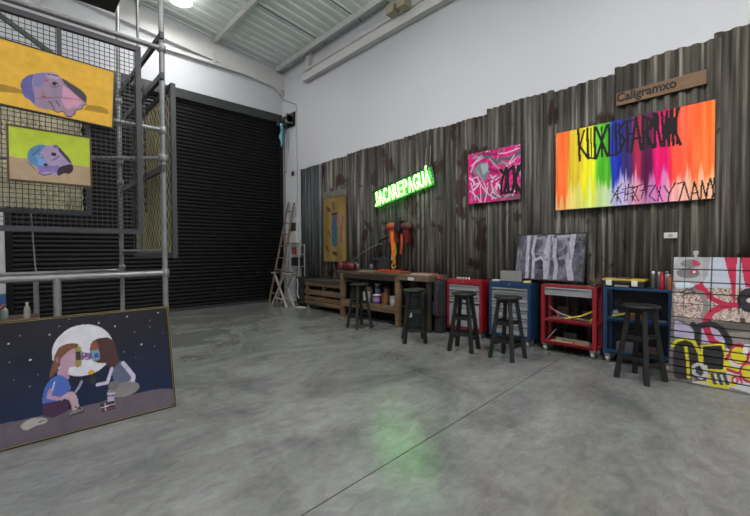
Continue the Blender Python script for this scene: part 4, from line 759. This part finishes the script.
for (x, y_) in ((.2, .29), (.2, -.29), (-.2, -.295)): MB().box(x-.03, x+.03, y_-.035, y_+.035, 0, .83, .004).build('leg', mat('dark_bench_wood', (48, 38, 31)), t)
MB().box(-.267, -.26, -.02, .11, .84, .89).build('paper_tag', mat('pale_paper', (190, 185, 185), .7), t)

# tins and bottles on the bench shelf
def tin(loc, r, h_, m, lid, label, band=None, name='paint_tin'):
    tt = thing(name, label, 'tin', loc, 0, 'tins and bottles on the workbench shelf')
    MB().lathe([(r, 0), (r, h_*.94)], n=20).build('body', m, tt)
    MB().lathe([(r*1.05, h_*.92), (r*1.05, h_*.985), (r*.9, h_), (0, h_*.985)], n=20).build('lid', lid, tt)
    if band: MB().lathe([(r*1.02, h_*.25), (r*1.02, h_*.72)], n=20).build('paper_label', band, tt)
purple = mat('purple_label', (84, 50, 110), .5); tin_o = mat('orange_brown_tin', (112, 70, 38), .5); cloth_w = mat('white_plastic', (205, 205, 203), .4); tub_w = mat('dimmed_white_tub', (150, 150, 148), .5)  # tub white darkened: dimness of the low shelf put into its colour
tin((5.05, 5.54, .356), .075, .19, tub_w, tub_w, 'white plastic tub leftmost on the front of the workbench shelf', mat('grey_label', (150, 150, 155), .5))
tin((5.05, 5.26, .356), .08, .16, purple, wp, 'purple tub with a white mark on the workbench shelf', mat('lilac_label', (130, 116, 140), .5))
tin((5.06, 5.04, .356), .075, .21, tin_o, mat('dark_lid', (70, 50, 35), .5), 'orange brown tin in the middle of the workbench shelf')
tin((5.05, 4.82, .356), .075, .17, mat('grey_tin', (150, 150, 150), .4, .4), chrome, 'grey metal tin at the right end of the workbench shelf', mat('pale_label', (170, 168, 165), .6))
tin((5.27, 5.45, .356), .06, .34, mat('dark_blue_tin', (40, 60, 100), .5), wp, 'tall dark blue bottle behind the purple tub on the shelf', mat('pale_blue_label', (120, 140, 170), .5), 'bottle')
tin((5.27, 5.2, .356), .07, .3, mat('brown_tin', (112, 84, 60), .6), dark_steel, 'tall brown tin behind the orange tin on the shelf')
tin((5.26, 4.9, .356), .09, .36, mat('rust_red_tin', (140, 66, 46), .5), dark_steel, 'tall rust red drum at the back right of the workbench shelf')
tin((5.27, 5.7, .356), .07, .28, mat('tan_carton', (140, 116, 86), .7), pine, 'tan tub at the back left of the workbench shelf')

# black litter bin under the side bench
t = thing('litter_bin', 'black plastic bin with a white square label under the side bench', 'bin', (5.05, 4.19, 0))
b = MB()
for k in range(1): b.prism([(-.17, -.2), (.15, -.2), (.15, .2), (-.17, .2)], 0, .58, 'z')
b.v = [(v[0]*(.86 if v[2] < .01 else 1), v[1]*(.86 if v[2] < .01 else 1), v[2]) for v in b.v]
b.build('body', mat('black_bin_plastic', (22, 26, 28), .45), t)
MB().box(-.19, .17, -.22, .22, .58, .66, .02).build('lid', mat('black_bin_lid', (30, 34, 36), .45), t)
t2 = MB().box(-.176, -.171, .05, .16, .23, .34)
o = t2.build('label_sticker', mat('white_sticker', (190, 192, 190), .6), t)
MB().box(-.18, -.1755, .08, .10, .25, .32).build('sticker_mark', rubber, t)
tag(MB().lathe([(0, 0), (.09, 0), (.1, .03), (.085, .05), (0, .055)], n=16).build('white_bundle', mat('crumpled_cloth', (150, 148, 144), .8, bump=.6, nscale=14), loc=(5.03, 4.2, .66)), 'crumpled grey cloth on the lid of the black bin', 'cloth')

# hoses and bags in the gap beside the red chest
t = thing('tool_bag', 'black backpack standing between the side bench and the red tool chest', 'bag', (5.12, 3.845, 0))
MB().box(-.1, .1, -.075, .07, .25, .86, .05).build('pack', mat('black_fabric', (34, 35, 38), .85, bump=.4, nscale=20), t)
MB().box(-.14, -.1, -.06, .05, .3, .52, .018).build('pocket', mat('black_fabric', (34, 35, 38)), t)
MB().tube([(-.1, -.04, .8), (-.15, -.03, .6), (-.12, -.04, .3)], .014, 8).build('strap', dark_steel, t)
MB().box(-.08, .08, -.065, .06, 0, .255, .02).build('base_box', rubber, t)
tag(MB().lathe([(0, 0), (.05, 0), (.06, .03), (.035, .06), (0, .065)], n=14).build('beanie', mat('dull_red_fabric', (132, 30, 36), .8), loc=(5.12, 3.845, .86)), 'small red beanie lying on top of the black backpack', 'hat')

# machines on the bench
t = thing('chop_saw', 'dark chop saw with a dull orange base below the orange hoist on the workbench', 'saw', (5.24, 5.16, .936))
b = MB(); poly = [(.15*math.cos(a_), .09+.2*math.sin(a_)) for a_ in np.linspace(-.3, math.pi+.3, 22)]
b.prism([(q[0]+.12, max(q[1], .04)) for q in poly], -.03, .03, 'x')
b.build('blade_guard', mat('dark_guard', (44, 44, 46), .5), t)
MB().box(-.14, .14, -.46, .26, 0, .03, .005).build('base', orange_p, t)
MB().bar((-.1, -.44, .045), (-.1, .1, .045), .03).build('fence', orange_p, t)
MB().tube([(-.03, .2, .2), (-.1, .26, .26), (-.14, .26, .22)], .02, 8).build('handle', rubber, t)
arc = [(5.42, 6.42-.125*k, 1.06+.44*math.sin(math.pi*min(1, (k+.3)/12.)*.62)) for k in range(9)]
arc = [(5.36, 6.47, .945)]+[(5.36, a_[1], a_[2]) for a_ in arc[1:]]
tag(MB().tube(arc, .008, 6).build('arched_cable', mat('pale_cable', (120, 120, 116), .5)), 'thin pale cable arching over the long workbench towards the orange hoist', 'cable')
tag(MB().box(-.1, .1, -.17, .17, 0, .05, .012).build('dark_tool_case', dark_steel, loc=(5.2, 5.63, .936)), 'flat dark case lying in the middle of the long workbench', 'case')
tag(MB().lathe([(0, 0), (.04, 0), (.04, .1), (.02, .13), (0, .13)], n=14).build('glue_bottle', mat('dull_grey_bottle', (104, 104, 100), .5), loc=(5.36, 5.74, .936)), 'dull grey bottle at the back of the long workbench behind the flat dark case', 'bottle')
tag(MB().box(-.03, .03, -.2, .2, 0, .03, .004).build('wood_block', mat('pale_block', (130, 118, 98), .7), loc=(5.02, 5.5, .936)), 'pale wood block on the front edge of the long workbench', 'block')
t = thing('red_power_tool', 'red motor tool with a round pink cover at the left end of the long workbench', 'power tool', (5.03, 6.14, .936))
MB().lathe([(0, -.16), (.07, -.15), (.085, -.08), (.085, .08), (.06, .15), (0, .16)], (0, -.1, .09), 18, 'y').build('motor', mat('dark_red_plastic', (92, 26, 28), .4), t)
MB().lathe([(0, -.03), (.075, -.03), (.085, 0), (.075, .03), (0, .03)], (-.02, .16, .10), 20, 'x').build('round_cover', mat('pinkish_red_plastic', (112, 42, 56), .4), t)
MB().box(-.05, .06, -.28, .18, 0, .03, .004).build('base', dark_steel, t)
MB().tube([(0, .02, .17), (0, -.02, .24), (0, -.16, .24), (0, -.2, .17)], .014, 8).build('handle', rubber, t)
b = MB()
bm = bmesh.new(); bmesh.ops.create_icosphere(bm, subdivisions=3, radius=.11)
for v in bm.verts:
    d_ = v.co.normalized(); k = 1+.25*math.sin(7*d_.x+2)*math.sin(6*d_.y)+.15*math.sin(11*d_.z+d_.y*5); v.co = Vector((d_.x*.1*k, d_.y*.2*k, max(-.055, d_.z*.11*k)))
b.bm(bm, None, True)
tag(b.build('crumpled_plastic', mat('grey_film', (92, 92, 90), .35, bump=.5, nscale=15), loc=(5.24, 5.98+.2, .9925)), 'crumpled pale plastic heap behind the red motor tool on the bench', 'plastic')
tag(MB().box(-.12, .12, -.2, .2, 0, .022, .003).build('sanding_board', mat('dull_pink_board', (132, 84, 76), .8), loc=(5.3, 4.3, .926)), 'dull pink board lying on the short side bench', 'board')
tag(MB().box(-.06, .06, -.3, .1, 0, .02, .003).build('wood_strip', mat('pale_strip', (160, 150, 132), .7), loc=(5.08, 4.3, .926)), 'pale wooden strip lying on the front of the side bench', 'board')

# orange chain hoist with straps
t = thing('chain_hoist', 'orange hoist with dangling orange and yellow straps hung on the wall below the neon sign', 'hoist', (5.42, 5.05, 1.80))
MB().lathe([(0, -.02), (.07, -.01), (.085, .04), (.085, .2), (.07, .24), (0, .25)], (-.02, .0, 0), 20, 'y').build('motor', orange_p, t)
MB().box(-.12, .06, -.13, .0, -.1, .11, .02).build('gear_case', black_steel, t)
MB().lathe([(0, -.36), (.06, -.35), (.075, -.3), (.075, -.15), (.06, -.12), (0, -.12)], (-.02, 0, -.01), 20, 'y').build('rope_drum', mat('brown_red_paint', (84, 42, 36), .5), t)
MB().box(-.09, .05, .02, .17, -.32, -.06, .03).build('lower_body', mat('dull_orange', (138, 62, 44), .5), t)
MB().box(-.07, .05, -.3, -.16, -.34, -.07, .03).build('side_pouch', mat('dark_red_plastic', (92, 26, 28)), t)
def strap(pts, w_, m_, nm):
    b_ = MB()
    for a_, c_ in zip(pts, pts[1:]): b_.bar(a_, c_, w_, .012, up=(1, 0, 0))
    b_.build(nm, m_, t)
strap([(-.13, .04, -.1), (-.15, -.0, -.42), (-.14, -.03, -.70)], .07, mat('bright_orange_strap', (222, 108, 38), .6), 'orange_strap')
strap([(-.15, -.05, -.3), (-.16, -.09, -.5), (-.16, -.05, -.6), (-.15, -.02, -.72)], .025, yellow_p, 'yellow_strap')
strap([(-.1, -.18, -.15), (-.12, -.2, -.38), (-.11, -.16, -.52)], .05, orange_p, 'orange_strap')
strap([(-.1, .07, -.3), (-.12, .04, -.5), (-.1, .08, -.64)], .03, mat('pale_strap', (170, 176, 176), .6), 'pale_strap')
MB().tube([(-.15, -.02, -.68)]+[(-.15, -.02+.05*math.sin(a_), -.74+.05*math.cos(a_)) for a_ in (0, 1, 2, 3, 4, 4.8)], .014, 8).build('hook', yellow_p, t)
b = MB()
for k in range(12):
    z = .1+.04*k; a_ = k % 2
    b.box(-.01-(.003 if a_ else .014), -.01+(.003 if a_ else .014), .06-(.014 if a_ else .003), .06+(.014 if a_ else .003), z, z+.046)
b.build('chain', dark_steel, t)
tag(MB().tube([(5.46, 5.3, 1.62), (5.45, 5.55, 1.56), (5.44, 5.66, 1.4), (5.45, 5.62, 1.15)], .025, 8).build('black_hose', rubber), 'thick black hose looped on the wall left of the orange hoist', 'hose')

# ------------------------------------------------------------------ tool chests and carts
XB = 5.45; XF_ = 5.18
def chest(name, label, ya, yb, m_, drawers, zb=.1, zt=.885, margin=.045, XB=5.405):
    tt = thing(name, label, 'tool chest', ((XF_+XB)/2, (ya+yb)/2, 0))
    hx, hy = (XB-XF_)/2, abs(ya-yb)/2
    b_ = MB(); b_.box(-hx, hx, -hy, hy, zb, zb+.03); b_.box(-hx, hx, -hy, hy, zt-.075, zt, .006)
    b_.box(-hx, hx, -hy, -hy+margin-.005, zb+.03, zt-.075); b_.box(-hx, hx, hy-margin+.005, hy, zb+.03, zt-.075); b_.box(hx-.02, hx, -hy+margin-.005, hy-margin+.005, zb+.03, zt-.075)
    b_.build('body', m_, tt)
    for (z0, z1) in drawers:
        d_ = MB().box(-hx-.004, hx-.03, -hy+margin, hy-margin, z0+.004, z1-.004, .003).build('drawer', grey_drawer, tt)
        if z1-z0 < .3: MB().box(-hx-.016, -hx-.004, -hy+margin+.01, hy-margin-.01, z1-.022, z1-.008, .003).build('handle', chrome, d_)
        else: MB().box(-hx-.014, -hx-.004, -.06, .06, z1-.05, z1-.035, .003).build('handle', chrome, d_)
    for x in (-hx+.06, hx-.06):
        for y_ in (-hy+.06, hy-.06): castor(tt, x, y_, 1.)
    MB().lathe([(0, -.004), (.009, -.004), (.009, .0)], (-hx-.001, 0, zt-.035), 12, 'x').build('lock', chrome, tt)
    return tt
chest('tool_chest', 'red tool chest with grey drawers nearest the side bench', 3.75, 3.115, red_p, [(.71, .80), (.61, .70), (.52, .60), (.14, .50)])
chest('tool_chest', 'blue tool chest with seven grey drawers and a grey laptop box on top', 2.993, 2.365, blue_p, [(.765, .805), (.70, .76), (.6, .695), (.495, .595), (.38, .49), (.265, .375), (.14, .26)])
def cart(name, label, ya, yb, m_, shelves, drawer=False, zt=.885):
    tt = thing(name, label, 'tool cart', ((XF_+XB)/2, (ya+yb)/2, 0))
    hx, hy = (XB-XF_)/2, abs(ya-yb)/2
    for x in (-hx+.022, hx-.022):
        for y_ in (-hy+.022, hy-.022): MB().box(x-.022, x+.022, y_-.022, y_+.022, .1, zt-.028, .003).build('corner_post', m_, tt)
    MB().box(-hx, hx, -hy, hy, zt-.028, zt, .004).build('top_tray', m_, tt)
    for z in shelves:
        b_ = MB().box(-hx+.001, hx-.001, -hy+.001, hy-.001, z-.012, z); b_.box(-hx+.001, -hx+.006, -hy+.044, hy-.044, z-.018, z+.024); b_.box(hx-.006, hx-.001, -hy+.044, hy-.044, z-.018, z+.024)
        b_.build('shelf', m_, tt)
    if drawer:
        d_ = MB().box(-hx-.006, hx-.05, -hy+.05, hy-.05, zt-.135, zt-.032, .003).build('drawer', grey_drawer, tt)
        MB().box(-hx-.018, -hx-.006, -hy+.06, hy-.06, zt-.052, zt-.036, .003).build('handle', chrome, d_)
    for x in (-hx+.045, hx-.045):
        for y_ in (-hy+.045, hy-.045): castor(tt, x, y_, 1.1)
    return tt
rc = cart('tool_cart', 'open red tool cart with one grey drawer and two shelves of offcuts', 2.22, 1.55, red_p, (.42, .125), True)
bc = cart('tool_cart', 'open blue tool cart behind the nearest black stool', 1.478, .80, blue_p, (.52, .13), False, .9)
MB().box(.11, .118, -.29, .29, .14, .86).build('back_mesh', mat('dark_blue_panel', (18, 26, 38), .6), bc)

# things on the open cart shelves
def strip(pts, w_, h_, m_, name, label, cat, group=None):
    b_ = MB()
    for a_, c_ in zip(pts, pts[1:]): b_.bar(a_, c_, w_, h_)
    return tag(b_.build(name, m_), label, cat, group)
greyb = mat('grey_plastic_strip', (128, 128, 124), .5); paleb = mat('pale_offcut', (150, 140, 120), .7); brown_o = mat('brown_offcut', (96, 78, 60), .7)
b = MB().tube([(5.27, 2.13, .56), (5.28, 2.0, .50), (5.29, 1.84, .46), (5.30, 1.7, .445), (5.31, 1.62, .445)], .012, 8)
tag(b.build('grey_tube', greyb), 'bent grey plastic tube on the upper shelf of the red cart', 'tube')
tag(MB().tube([(5.235, 1.93, .452), (5.245, 1.75, .50), (5.26, 1.61, .575)], .013, 8).build('yellow_rod', yellow_p), 'yellow rod lying slanted on the upper shelf of the red cart', 'rod')
tag(MB().tube([(5.225, 2.14, .60), (5.23, 2.06, .545), (5.235, 1.98, .44)], .01, 8).build('red_rod', mat('red_rod_paint', (150, 40, 50), .5)), 'thin red rod leaning at the left of the red cart upper shelf', 'rod')
for k, (y0, y1, z, m_, lab) in enumerate(((2.14, 1.9, .4215, greyb, 'short grey offcut at the left of the red cart upper shelf'), (1.9, 1.62, .4215, brown_o, 'brown offcut at the right of the red cart upper shelf'))):
    tag(MB().box(5.33, 5.4, y1, y0, z, z+.03, .003).build('offcut', m_), lab, 'offcut')
for k, (xx, y0, y1, m_, lab) in enumerate(((5.22, 2.1, 1.84, paleb, 'pale wood offcut at the front left of the red cart lower shelf'), (5.27, 1.98, 1.62, brown_o, 'long brown offcut on the red cart lower shelf'), (5.33, 2.08, 1.7, paleb, 'pale wood offcut at the back of the red cart lower shelf'), (5.21, 1.8, 1.63, mat('tan_offcut', (124, 104, 78), .7), 'tan wood offcut at the front right of the red cart lower shelf'))):
    tag(MB().box(xx-.02, xx+.02, y1, y0, .126, .126+.03+.012*k, .003).build('offcut', m_), lab, 'offcut')
tag(MB().box(-.012, .012, -.11, .11, -.004, .004).build('steel_plate', greyb, loc=(5.2, 2.10, .22)), 'grey plate tilted at the left of the red cart lower shelf', 'plate').rotation_euler = (-.9, 0, 0)
tag(MB().tube([(5.26, 1.63, .437), (5.25, 1.625, .465), (5.26, 1.615, .48)], .016, 8).build('yellow_clamp', yellow_p), 'small yellow clamp at the right of the red cart upper shelf', 'clamp')
tag(MB().tube([(5.24, 1.40, .545), (5.27, 1.22, .60), (5.30, 1.02, .68)], .016, 8).build('yellow_level', mat('dull_yellow', (130, 122, 36), .5)), 'dull yellow rod slanting across the blue cart upper shelf', 'rod')
tag(MB().lathe([(0, 0), (.045, 0), (.05, .05), (.03, .09), (0, .1)], n=14).build('drill', mat('grey_tool', (90, 92, 96), .5), loc=(5.37, 1.39, .521)), 'small grey round tool on the blue cart upper shelf', 'tool')
tag(MB().box(-.05, .05, -.09, .09, 0, .07, .015).build('orange_tool_case', mat('brown_orange_case', (140, 84, 40), .5), loc=(5.365, 1.18, .521)), 'brown orange case on the blue cart upper shelf', 'case')
tag(MB().box(-.06, .06, -.1, .1, 0, .12, .01).build('grey_tool_case', mat('dark_grey_case', (62, 64, 68), .5), loc=(5.28, 1.25, .131)), 'dark grey case on the blue cart lower shelf', 'case')
tag(MB().box(-.08, .08, -.05, .05, 0, .02, .004).build('silver_plate', chrome, loc=(5.28, .93, .521)), 'flat silver plate at the right of the blue cart upper shelf', 'plate')

for z0, y0, y1, x0, h_, m_, nm, lab, cat in (
    (.421, 2.13, 1.98, 5.22, .03, brown_o, 'offcut', 'brown offcut at the front left corner of the red cart upper shelf', 'offcut'),
    (.421, 1.78, 1.66, 5.421, .12, dark_steel, 'tool_box', 'small dark box at the back right of the red cart upper shelf', 'box'),
    (.421, 2.1, 1.95, 5.421, .16, mat('dark_brown_case', (60, 46, 38), .6), 'tool_box', 'dark brown box at the back left of the red cart upper shelf', 'box'),
    (.126, 2.0, 1.84, 5.38, .12, dark_steel, 'tool_box', 'dark box at the back of the red cart lower shelf', 'box'),
    (.521, 1.08, .96, 5.38, .13, dark_steel, 'tool_box', 'dark box at the back right of the blue cart upper shelf', 'box'),
    (.131, 1.08, .94, 5.3, .1, mat('dark_brown_case', (60, 46, 38)), 'tool_box', 'dark brown box at the right of the blue cart lower shelf', 'box')):
    tag(MB().box(x0-.018, x0+.018, y1, y0, z0, z0+h_, .004).build(nm, m_), lab, cat)
# on top of the chests and carts
t = thing('wire_basket', 'small dark wire basket on the red tool chest', 'basket', (5.36, 3.5, .8855))
b = MB(); 
for k in range(7):
    y_ = -.13+.26*k/6; b.bar((-.06, y_, 0), (-.06, y_*1.12, .11), .006); b.bar((.05, y_, 0), (.05, y_*1.12, .11), .006)
for z, e_ in ((.004, 1.), (.055, 1.06), (.11, 1.12)):
    for x in (-.06, .05): b.bar((x, -.13*e_, z), (x, .13*e_, z), .007)
    for q in (-1, 1): b.bar((-.06, .13*e_*q, z), (.05, .13*e_*q, z), .007)
b.build('basket', mat('dark_brown_wire', (52, 40, 34), .6), t)
MB().tube([(0, -.145, .1), (0, -.08, .2), (0, .08, .2), (0, .145, .1)], .006, 6).build('handle', mat('dark_brown_wire', (52, 40, 34)), t)
for k in range(5):
    tag(MB().lathe([(0, 0), (.017, 0), (.017, .03), (0, .034)], n=10).build('knob', wp, loc=(5.235, 3.58-.052*k, .8855)), 'small pale knob in the row in front of the wire basket', 'knob', 'pale knobs in front of the wire basket')
t = thing('laptop', 'open grey laptop seen from behind on the blue tool chest', 'laptop', (5.28, 2.67, .8855))
MB().box(-.05, .1, -.155, .155, 0, .014, .003).build('base', dark_steel, t)
b = MB().box(-.006, .006, -.16, .16, 0, .15, .003); b.v = [(v[0]-.055-.15*v[2]*.5, v[1], v[2]+.012) for v in b.v]; b.build('screen_lid', mat('matt_grey_lid', (128, 128, 128), .5), t)
tag(MB().box(-.05, .05, -.06, .06, 0, .025, .01).build('white_pad', wp, loc=(5.25, 2.9, .8855)), 'small white pad at the left edge of the blue chest top', 'pad')
tag(MB().box(-.04, .04, -.04, .04, 0, .03, .008).build('yellow_sponge', mat('pale_yellow_sponge', (190, 180, 120), .9), loc=(5.225, 2.432, .8855)), 'pale yellow sponge at the right edge of the blue chest top', 'sponge')
# screws and small parts on the red cart top
b = MB(); rg = random.Random(3)
for k in range(60):
    x, y_ = rg.uniform(5.21, 5.31), rg.uniform(1.58, 2.15); a_ = rg.uniform(0, 3.1)
    b.bar((x, y_, .890), (x+.022*math.cos(a_), y_+.022*math.sin(a_), .890), .007)
o = tag(b.build('loose_screws', mat('brass_screws', (120, 104, 78), .5, .3)), 'scattered screws and small parts on the red cart top', 'screws'); o['kind'] = 'stuff'
t = thing('wire_bundle', 'small twiggy bundle of wires at the right end of the red cart top', 'wire bundle', (5.34, 1.62, .8855))
b = MB()
for k in range(34):
    a_ = rg.uniform(0, 6.3); r_ = rg.uniform(.01, .09); h_ = rg.uniform(.05, .17)
    b.tube([(0, 0, 0), (r_*.5*math.cos(a_), r_*.6*math.sin(a_), h_*.6), (r_*math.cos(a_)*.7, r_*math.sin(a_), h_)], .0035, 5)
b.build('twigs', mat('dull_brass_wire', (110, 100, 72), .6), t)
MB().lathe([(0, 0), (.035, 0), (.04, .03), (0, .035)], n=12).build('cup', dark_steel, t)
# black and yellow organiser case
t = thing('organiser_case', 'black and yellow tool case with white latches on the blue cart', 'tool case', (5.30, 1.28, .9005))
MB().box(-.1, .1, -.21, .21, 0, .075, .01).build('body', black_steel, t)
MB().box(-.105, .1, -.215, .215, .075, .1, .008).build('lid', yellow_p, t)
for y_ in (-.12, .14): MB().box(-.118, -.1, y_-.03, y_+.03, .02, .085, .004).build('latch', cloth_w, t)
MB().tube([(-.1, -.07, .055), (-.13, -.07, .06), (-.13, .07, .06), (-.1, .07, .055)], .011, 8).build('handle', rubber, t)
MB().box(-.106, -.099, -.06, .08, .008, .03).build('paper_strip', wp, t)
MB().box(-.06, .08, -.06, .08, .1, .113, .004).build('lid_pad', dark_steel, t)
# spray cans and bottles
cans = [(1.00, 5.28, .024, .2, (64, 66, 66), 'dark grey spray can leftmost in the row on the blue cart'), (.955, 5.33, .024, .19, (92, 96, 92), 'grey green spray can second in the row on the blue cart'),
        (.915, 5.27, .024, .19, (170, 24, 54), 'bright red spray can on the blue cart'), (.885, 5.35, .024, .2, (120, 122, 124), 'silver spray can behind the red can on the blue cart'),
        (.862, 5.29, .022, .17, (90, 90, 96), 'slim grey spray can right of the red can on the blue cart'), (.835, 5.24, .018, .17, (176, 92, 40), 'orange brown spray can rightmost on the blue cart')]
for y_, x, r_, h_, c_, lab in cans:
    tt = thing('spray_can', lab, 'spray can', (x, y_, .9005), 0, 'spray cans on the blue cart')
    MB().lathe([(r_*.95, 0), (r_, .006), (r_, h_*.78), (r_*.6, h_*.84)], n=16).build('body', mat('can_%d_%d_%d' % c_, c_, .35, .2), tt)
    MB().lathe([(r_*.7, h_*.82), (r_*.7, h_*.98), (r_*.5, h_), (0, h_)], n=14).build('cap', chrome if c_[0] < 100 else mat('can_cap_%d' % c_[0], tuple(int(q*.8) for q in c_), .4), tt)

# ------------------------------------------------------------------ stools
def make_stool(label):
    tt = thing('bar_stool', label, 'stool', (0, 0, 0), 0, 'black wooden bar stools along the wall')
    H = .775
    MB().lathe([(0, H-.036), (.15, H-.036), (.165, H-.028), (.17, H-.018), (.166, H-.006), (.15, H), (0, H+.001)], n=36).build('seat', stool_black, tt)
    tp, bt = .105, .215
    L4 = [math.radians(45+90*k) for k in range(4)]
    for a_ in L4:
        MB().bar((bt*math.cos(a_), bt*math.sin(a_), 0), (tp*math.cos(a_), tp*math.sin(a_), H-.036), .046, .046, .04, .04, up=(math.cos(a_), math.sin(a_), 0)).build('leg', stool_black, tt)
    def at(a_, z): r_ = bt+(tp-bt)*z/(H-.036); return (r_*math.cos(a_), r_*math.sin(a_), z)
    for k in range(4):
        for z in ((.23, .44) if k % 2 else (.18, .46)):
            MB().bar(at(L4[k], z), at(L4[(k+1) % 4], z), .022, .042).build('rung', stool_black, tt)
    b_ = MB()
    for k in range(4): b_.bar(at(L4[k], H-.06), at(L4[(k+1) % 4], H-.06), .02, .045)
    b_.build('seat_rail', stool_black, tt)
    return tt
s0 = make_stool('black wooden bar stool nearest the camera, in front of the open blue cart')
s0.location = (4.735, 1.0, 0); s0.rotation_euler = (0, 0, math.radians(26-45))
dup(s0, (4.51, 2.35, 0), math.radians(42-45), 'black wooden bar stool in front of the blue tool chest')
dup(s0, (4.46, 2.95, 0), math.radians(60-45), 'black wooden bar stool in front of the red tool chest')
dup(s0, (4.36, 3.75, 0), math.radians(-44), 'black wooden bar stool in front of the black bin')
dup(s0, (4.46, 5.09, 0), math.radians(38-45), 'black wooden bar stool farthest away, in front of the long workbench')

# beige twin flood light on the wall beam
t = thing('spotlight_pair', 'pair of small beige spotlights clamped on the white beam at the top of the picture', 'spotlight', (5.32, 4.92, 5.72))
be_ = mat('beige_plastic', (150, 142, 118), .5)
for q in (-1, 1): 
    MB().box(-.11, .07, q*.14-.1, q*.14+.1, .02, .2, .015).build('lamp_head', be_, t)
MB().box(.0, .12, -.06, .06, .1, .2, .005).build('bracket', white_paint, t)

# ------------------------------------------------------------------ lamps under the roof
lampm = mat('lamp_diffuser', (255, 255, 255), .5, emit=(1, .99, .97), strength=9)
shade = mat('roof_uplight_shade', (230, 230, 228), .4, emit=(1, .99, .97), strength=110)  # strong glow added to these shades to brighten roof and upper walls
shade_dim = mat('dim_lamp_shade', (230, 230, 228), .4, emit=(1, .99, .97), strength=9)
def ceiling_lamp(x, y, z, watt, label, shade=shade):
    tt = thing('ceiling_lamp', label, 'ceiling lamp', (x, y, z), 0, 'round lamps under the roof')
    MB().lathe([(.06, .15), (.09, .13), (.2, .015), (.205, 0.0), (.19, .0), (.19, .01)], n=32).build('shade', shade, tt)
    MB().lathe([(0, .24), (.05, .235), (.07, .21), (.07, .15), (0, .15)], n=24).build('driver_housing', galv, tt)
    MB().lathe([(0, .004), (.18, .004)], n=32).build('diffuser', lampm, tt)
    MB().tube([(0, 0, .235), (0, 0, roof_z(x)-z)], .008, 8).build('suspension', chrome, tt)
    ld = bpy.data.lights.new('lamp_light', 'AREA'); ld.shape = 'DISK'; ld.size = .36; ld.energy = watt; ld.color = (1, .99, .975)
    lo = bpy.data.objects.new('lamp_light', ld); COL.objects.link(lo); lo.parent = tt; lo.location = (0, 0, -.01)
ceiling_lamp(2.63, 8.36, 6.36, 55, 'round bright lamp at the top edge of the picture above the shutter', shade_dim)
for x, y, w_ in ((2.3, 4.3, 74), (2.4, .5, 114), (2.4, -3.0, 95), (-1.8, 7.2, 28), (-1.8, 3.8, 20), (-1.8, .3, 24), (-1.8, -3.2, 40)):  # unseen lamps, hung low so their glowing shades spread light over the roof
    ceiling_lamp(x, y, 5.4, w_, 'round ceiling lamp hung further forward, above the picture')

# ------------------------------------------------------------------ world, camera, view
w = bpy.data.worlds.new('World'); SC.world = w; w.use_nodes = True
w.node_tree.nodes['Background'].inputs[0].default_value = (.5, .52, .55, 1); w.node_tree.nodes['Background'].inputs[1].default_value = .3
cam = bpy.data.cameras.new('camera'); cam.sensor_width = 36; cam.lens = 387.7231*36/750; cam.clip_start = .05
co = bpy.data.objects.new('camera', cam); COL.objects.link(co); SC.camera = co
yaw, pitch_, roll = math.radians(43.58783), math.radians(-1.13184), math.radians(-.31376)
fw = Vector((math.sin(yaw)*math.cos(pitch_), math.cos(yaw)*math.cos(pitch_), math.sin(pitch_)))
r = Vector((math.cos(yaw), -math.sin(yaw), 0)); u = r.cross(fw)
r2 = r*math.cos(roll)+u*math.sin(roll); u2 = -r*math.sin(roll)+u*math.cos(roll)
co.matrix_world = Matrix(((r2.x, u2.x, -fw.x, 0), (r2.y, u2.y, -fw.y, 0), (r2.z, u2.z, -fw.z, 1.35), (0, 0, 0, 1)))
vs_ = SC.view_settings
SC.display_settings.display_device = 'sRGB'
vs_.view_transform = 'Standard'; vs_.look = 'None'; vs_.gamma = 1.; vs_.use_curve_mapping = False; vs_.exposure = 0.
SC.cycles.use_denoising = True
SC.cycles.max_bounces = 10; SC.cycles.diffuse_bounces = 5; SC.cycles.sample_clamp_indirect = 6.
